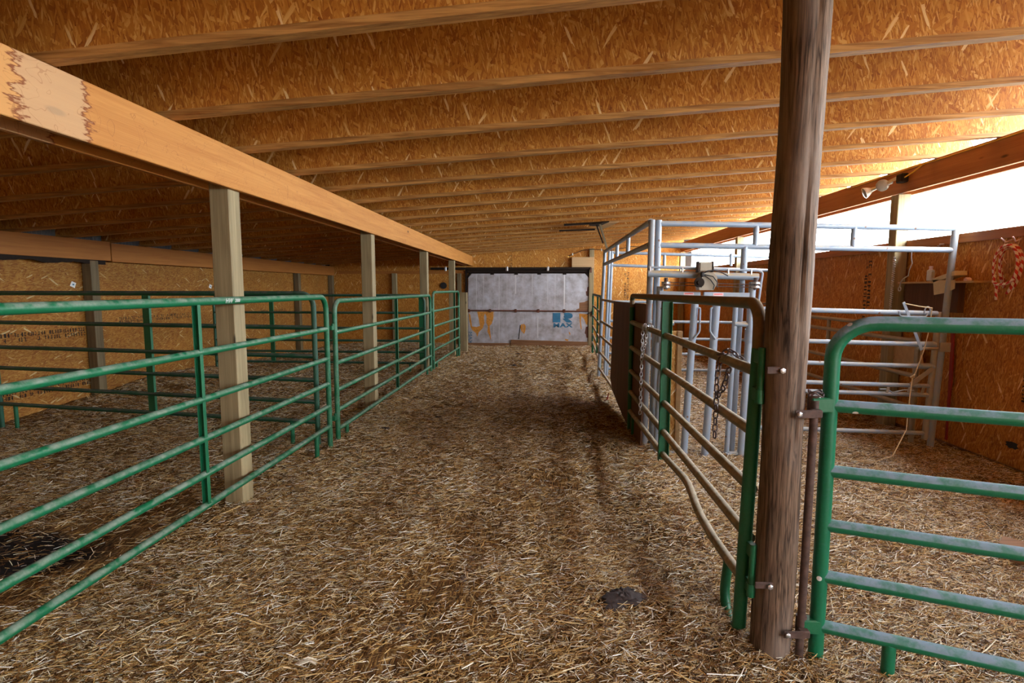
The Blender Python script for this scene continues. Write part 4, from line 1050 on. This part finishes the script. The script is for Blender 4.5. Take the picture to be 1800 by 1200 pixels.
# dark bracket under the joists with hanging straps
t = thing('ceiling_bracket', 'dark steel plate, hanging straps and modelled shadow streaks under the joists above the far panel', 'bracket', (1.0, 9.7, 2.7))
zc = roof_z(0.9) - 0.01
MB().prism([(0.78, 9.62, zc - 0.012), (1.0, 9.5, zc + 0.0), (1.12, 9.5, zc + 0.006), (1.0, 10.1, zc), (0.82, 9.9, zc - 0.01)], (0, 0, -0.02)).build('plate', M['dark_steel'], t)
MB().bar((0.35, 9.6, zc - 0.045), (1.0, 9.6, zc - 0.01), 0.03, 0.035, side=(0, 0, 1)).build('shadow_streak', M['dark_steel'], t)  # ceiling shadow streaks built as thin dark bars
MB().bar((0.3, 10.6, zc - 0.04), (0.98, 10.6, zc - 0.02), 0.025, 0.03, side=(0, 0, 1)).build('shadow_streak', M['dark_steel'], t)
MB().bar((0.985, 9.75, zc - 0.01), (1.125, 9.75, 2.28), 0.035, 0.035, side=(0, 1, 0)).build('strap', M['post_dark'], t)
MB().bar((0.93, 9.78, zc - 0.03), (1.05, 9.78, 2.40), 0.02, 0.03, side=(0, 1, 0)).build('strap', M['dark_steel'], t)
o = MB().prism([(1.02, 9.6, zc), (1.30, 9.6, zc + 0.012), (1.12, 10.7, zc + 0.004), (0.98, 10.7, zc - 0.002)], (0, 0, -0.018)).build('ceiling_scab', M['board'], None, loc=(1.1, 9.8, zc))
tag(o, 'small tan board fixed flat under the joists beside the dark ceiling bracket', 'board')

# ------------------------------------------------------------------ flood lamp on the right beam
t = thing('flood_lamp', 'twin-head outdoor flood lamp fixed on the right beam', 'lamp', (3.99, 6.65, 2.8))
MB().bbox((4.01, 6.45, 2.83), (0.08, 0.11, 0.10), None, 0.012).build('junction_box', M['dark_steel'], t)
MB().tube([(3.95, 6.52, 2.80), (3.90, 6.60, 2.78), (3.88, 6.78, 2.76)], 0.014, 10).build('swivel_arm', M['lamp_white'], t, True)
MB().bar((4.045, 6.55, 2.87), (4.045, 6.85, 2.83), 0.04, 0.006, side=(1, 0, 0)).build('canopy_plate', M['lamp_white'], t)
for c0, dr_ in (((3.93, 6.66, 2.79), (-0.55, -0.80, -0.12)), ((3.92, 6.86, 2.775), (-0.88, 0.25, -0.42))):
    s_ = MB().lathe(c0, dr_, [(-0.05, 0.018), (0.0, 0.026), (0.04, 0.05), (0.075, 0.066), (0.082, 0.066)], 24).build('lamp_head', M['lamp_white'], t, True)
    d_ = Vector(dr_).normalized(); b0 = Vector(c0) + d_ * 0.082
    MB().lathe(b0, d_, [(0, 0.064), (0.006, 0.058), (0.012, 0.035), (0.014, 0.002)], 24).build('lens', M['glass'], s_, True)
o = MB().tube([(4.04, 3.0, 2.925), (4.04, 4.9, 2.922), (4.04, 5.9, 2.917), (4.04, 6.25, 2.922), (4.04, 6.9, 2.922), (4.04, 7.6, 2.917)], 0.007, 8)
o.tube([(4.04, 6.18, 2.917), (4.03, 6.30, 2.87), (4.0, 6.40, 2.83)], 0.007, 8)
tag(o.build('yellow_cable', M['yellow'], None, True, loc=(3.985, 5.9, 2.9)), 'yellow cable stapled along the upper edge of the right beam to the lamp', 'cable')

# ------------------------------------------------------------------ shelf and what hangs on the right wall
t = thing('wall_shelf', 'narrow wooden shelf on the right wall beside the square post', 'shelf', (4.05, 5.85, 1.66))
MB().box(3.98, XR, 5.28, 6.36, 1.655, 1.673, 0.002).build('board', M['board'], t)
MB().box(4.09, XR, 5.6, 6.40, 1.36, 1.655).build('backing_board', M['plywood'], t)
t = thing('bottle', 'pale plastic bottle standing on the wall shelf', 'bottle', (4.03, 5.92, 1.673))
MB().bbox((4.03, 5.92, 1.735), (0.045, 0.075, 0.124), None, 0.012).build('body', M['bottle'], t)
MB().lathe((4.03, 5.92, 1.797), (0, 0, 1), [(0, 0.02), (0.008, 0.014), (0.012, 0.018), (0.035, 0.018)], 16).build('cap', M['pinkish'], t, True)
MB().bbox((4.03, 5.8815, 1.74), (0.034, 0.001, 0.06), None, 0.0003).build('label_panel', M['cardboard'], t)
t = thing('paper_box', 'cream cardboard box lying tipped open on the wall shelf', 'box', (4.03, 5.65, 1.66))
m = MB(); R0 = Matrix.Rotation(math.radians(-14), 3, 'X')
m.bbox((4.035, 5.66, 1.715), (0.12, 0.30, 0.045), R0, 0.004); m.build('lid', M['cardboard'], t)
m = MB().prism([(3.975, 5.80, 1.69), (3.975, 5.50, 1.68), (3.975, 5.50, 1.60), (3.975, 5.60, 1.56), (3.975, 5.77, 1.535)], (0.006, 0, 0)); m.build('hanging_flap', M['cardboard'], t)
o = MB().lathe((4.03, 5.42, 1.68), (1, 0, 0), [(-0.02, 0.022), (-0.015, 0.026), (0.02, 0.026)], 16).build('jar_lid', M['pinkish'], None, True, loc=(4.03, 5.42, 1.68))
tag(o, 'small round pinkish lid at the right end of the wall shelf', 'lid')
# hook and thin chain hanging from the post
o = MB(); o.tube([(3.985, 6.2, 2.04), (3.98, 6.16, 2.02), (3.975, 6.15, 1.93), (3.975, 6.13, 1.87), (3.975, 6.17, 1.80), (3.975, 6.18, 1.74)], 0.005, 8)
o.tube([(3.975, 6.18, 1.74), (3.975, 6.26, 1.71), (3.975, 6.30, 1.67), (3.975, 6.31, 1.62)], 0.006, 8)
o.tube([(3.975, 6.31 + 0.022 * math.sin(a), 1.595 + 0.022 * math.cos(a)) for a in np.linspace(0, 2 * PI, 16)[:-1]], 0.005, 8, closed=True)
tag(o.build('hook_wire', M['zinc'], None, True, loc=(3.975, 6.2, 1.8)), 'bent wire hook with ring hanging on the post left of the bottle', 'hook')
o = MB(); o.tube([(4.118 - 0.0, 5.96 + 0.02 * math.sin(a), 2.06 + 0.02 * math.cos(a)) for a in np.linspace(0, 2 * PI, 16)[:-1]], 0.005, 8, closed=True)
o.tube([(4.11, 5.94, 2.06), (4.10, 5.86, 2.055)], 0.004, 8)
tag(o.build('eye_bolt', M['zinc'], None, True, loc=(4.11, 5.95, 2.06)), 'small eye bolt in the top board of the right wall', 'bolt')
# coil spring / braided lead
o = MB(); P_ = []
for k_ in range(220):
    f = k_ / 219; a = f * 2 * PI * 26
    P_.append((3.975 + 0.010 * math.cos(a), 6.43 + 0.02 * f + 0.016 * math.sin(a), 1.96 - 0.62 * f))
o.tube(P_, 0.0045, 5)
tag(o.build('coiled_lead', M['zinc'], None, True, loc=(3.975, 6.43, 1.7)), 'thin coiled metal lead hanging on the right wall post', 'lead')
# red-white rope
def rope():
    c = Vector((4.10, 5.04, 1.80)); paths = []
    for k_, (ry, rz, oy, oz, dx) in enumerate(((0.11, 0.20, 0.0, 0.0, 0), (0.095, 0.17, -0.01, 0.03, -0.02), (0.12, 0.22, 0.01, -0.02, -0.035))):
        paths.append([(c.x + dx + 0.01 * math.sin(a * 2), c.y + oy - ry * math.sin(a), c.z + oz + rz * math.cos(a) - 0.02) for a in np.linspace(-2.6, 2.75, 34)])
    paths.append([(4.05, 5.13, 1.72), (4.03, 5.12, 1.66), (4.03, 5.07, 1.635), (4.03, 4.98, 1.64), (4.05, 4.93, 1.68)])
    paths.append([(4.05, 5.14, 1.66), (4.04, 5.09, 1.62), (4.035, 5.085, 1.56), (4.04, 5.085, 1.50)])
    m = MB(); stripe = []
    for p in paths:
        p = [Vector(q) for q in p]; s = 0; n0 = len(m.v); m.tube(p, 0.012, 8)
        for i in range(len(p)):
            if i: s += (p[i] - p[i - 1]).length
            for k_ in range(8): stripe.append(s * 95 + k_ * 2 * PI / 8)
    o = m.build('rope', M['rope'], None, True, loc=(4.1, 5.04, 2.0))
    at = o.data.attributes.new('stripe', 'FLOAT', 'POINT'); at.data.foreach_set('value', stripe)
    tag(o, 'coiled red and white lead rope hanging on the right wall', 'rope')
rope()
o = MB(); 
for y in (4.985, 5.085): o.tube([(4.13, y, 2.03), (4.08, y, 2.01), (4.045, y + (0.012 if y > 5 else -0.012), 2.045)], 0.006, 8)
tag(o.build('rope_hook', M['pinkish'], None, True, loc=(4.1, 5.03, 2.02)), 'two-pronged pink coated hook holding the red and white rope', 'hook')
o = MB().prism([(4.12, 5.70, 1.2), (4.12, 5.665, 1.2), (4.12, 5.64, 0.7), (4.12, 5.655, 0.3), (4.12, 5.645, 0.06), (4.12, 5.67, 0.06), (4.12, 5.68, 0.6)], (0.012, 0, 0))
tag(o.build('red_strap', M['red'], None, loc=(4.12, 5.7, 0.06)), 'worn red strip on the right wall behind the tall frame upright', 'strap')

# ------------------------------------------------------------------ little things on the walls and floor
for lab, y, z in (('nearest small white square sticker on the left OSB wall', 7.27, 1.648), ('second small white square sticker on the left OSB wall beside the first aisle post', 10.42, 1.634)):
    t = MB().prism([(XL, y - 0.055, z - 0.01), (XL, y + 0.02, z - 0.04), (XL, y + 0.05, z + 0.03), (XL, y - 0.02, z + 0.055)], (0.002, 0, 0)).build('sticker', M['white'], None, loc=(XL, y, z))
    tag(t, lab, 'sticker')
    MB().bbox((XL + 0.003, y, z + 0.008), (0.001, 0.03, 0.02), None, 0.0002).build('print', M['blue_ink'], t).location = (0, 0, 0)
for c_ in [o for o in bpy.data.objects if o.name.startswith('print') and o.parent]: pass
o = MB().lathe((-4.3, YB - 0.05, 1.69), (0, 1, 0), [(0, 0.10), (0.04, 0.10)], 12).build('knot_hole', M['black'], None, loc=(-4.3, YB, 1.69))
o.location = (-3.05, YB, 1.69)
tag(o, 'round black vent spot on the back wall between the left posts', 'vent')

def lump(name, label, cat, x, y, rx, ry, h, mt, seed, rough=0.18):
    r = np.random.default_rng(seed); m = MB(); n, k_ = 22, 10; vs = []; fs = []
    z0 = float(gz(np.array(x), np.array(y)))
    ph = r.uniform(0, 6.28, 8)
    for j in range(k_ + 1):
        el = (j / k_) * PI / 2
        for i in range(n):
            a = 2 * PI * i / n
            q = 1 + rough * (math.sin(2 * a + ph[0]) * 0.6 + math.sin(3 * a + ph[1] + el * 3) * 0.5 + math.sin(5 * a + ph[2] + el * 5) * 0.35) + rough * 0.35 * r.normal() * (j < k_)
            vs.append((x + rx * math.cos(el) * math.cos(a) * q, y + ry * math.cos(el) * math.sin(a) * q, z0 - 0.012 + h * math.sin(el) * (1 + 0.1 * r.normal() * (j < k_)) + 0.004))
    for j in range(k_):
        for i in range(n): fs.append((j * n + i, j * n + (i + 1) % n, (j + 1) * n + (i + 1) % n, (j + 1) * n + i))
    m.add(vs, fs)
    return tag(m.build(name, mt, None, True, loc=(x, y, z0)), label, cat)
lump('manure_pile', 'dark rounded manure pile on the straw in front of the open gate', 'manure', 0.425, 2.72, 0.105, 0.085, 0.06, M['manure'], 3, 0.3)
lump('manure_clod', 'small brown clod just below the dark manure pile', 'clod', 0.455, 2.50, 0.035, 0.02, 0.02, M['soil'], 8)
lump('manure_clod', 'grey clod on the straw left of centre near the bottom of the photo', 'clod', -0.66, 2.40, 0.035, 0.026, 0.022, M['soil'], 4)
lump('manure_clod', 'pair-sized grey clod near the middle of the foreground straw', 'clod', -0.44, 2.86, 0.03, 0.03, 0.025, M['soil'], 5)
lump('manure_clod', 'small pale grey clod at the bottom centre of the straw', 'clod', -0.03, 2.17, 0.02, 0.018, 0.016, M['soil'], 6)
lump('manure_clod', 'lavender grey clod low on the left in front of the nearest panel', 'clod', -2.0, 2.2, 0.03, 0.03, 0.022, plain('lavender_clod', (0.32, 0.29, 0.40), 0.8), 7)
lump('manure_clod', 'dark clod half sunk near the foot of the second green panel', 'clod', -1.80, 5.95, 0.07, 0.05, 0.035, M['manure'], 12)
lump('manure_clod', 'dark crumbly clod along the middle of the aisle straw', 'clod', -0.55, 4.05, 0.035, 0.03, 0.02, M['manure'], 13)
# pale husk
o = MB(); zz = float(gz(np.array(-1.0), np.array(2.1))) + 0.012
o.prism([(-1.045, 2.09, zz), (-1.02, 2.075, zz + 0.008), (-0.985, 2.10, zz + 0.01), (-0.955, 2.095, zz), (-0.965, 2.13, zz), (-1.0, 2.125, zz + 0.012), (-1.03, 2.115, zz + 0.004)], (0, 0, 0.004))
tag(o.build('corn_husk', plain('pale_husk', (0.78, 0.68, 0.52), 0.7), None, loc=(-1.0, 2.1, zz)), 'pale torn husk lying on the straw at the bottom left of centre', 'husk')
# wooden block behind the right gate
o = MB().bar((2.70, 3.22, 0.06), (2.98, 2.92, 0.06), 0.14, 0.14, side=(0, 0, 1)).build('timber_block', M['board_brown'], None, loc=(2.84, 3.07, 0))
tag(o, 'brown timber block on the straw behind the dusty gate at the right edge', 'block')

# scattered dark clods further down the aisle (nothing tells them apart)
rc = random.Random(11)
for k in range(12):
    x_ = rc.uniform(-1.7, 0.7); y_ = rc.uniform(6.5, 15.0)
    o = lump('manure_clod', 'small dark clod lying far down the aisle toward the foil door', 'clod', x_, y_, rc.uniform(0.04, 0.09), rc.uniform(0.04, 0.07), 0.03, M['manure'], 40 + k)
    o['group'] = 'dark clods scattered down the aisle'
z_ = float(gz(np.array(0.93), np.array(7.6)))
o = MB().tube([(0.86, 7.55, z_ + 0.02), (0.89, 7.5, z_ + 0.05), (0.93, 7.6, z_ + 0.12), (0.915, 7.62, z_ + 0.03), (0.95, 7.7, z_ + 0.02)], 0.007, 6).build('red_twine', M['red'], None, True, loc=(0.9, 7.6, z_))
tag(o, 'short red twine scrap on the straw under the plywood sheet', 'twine')
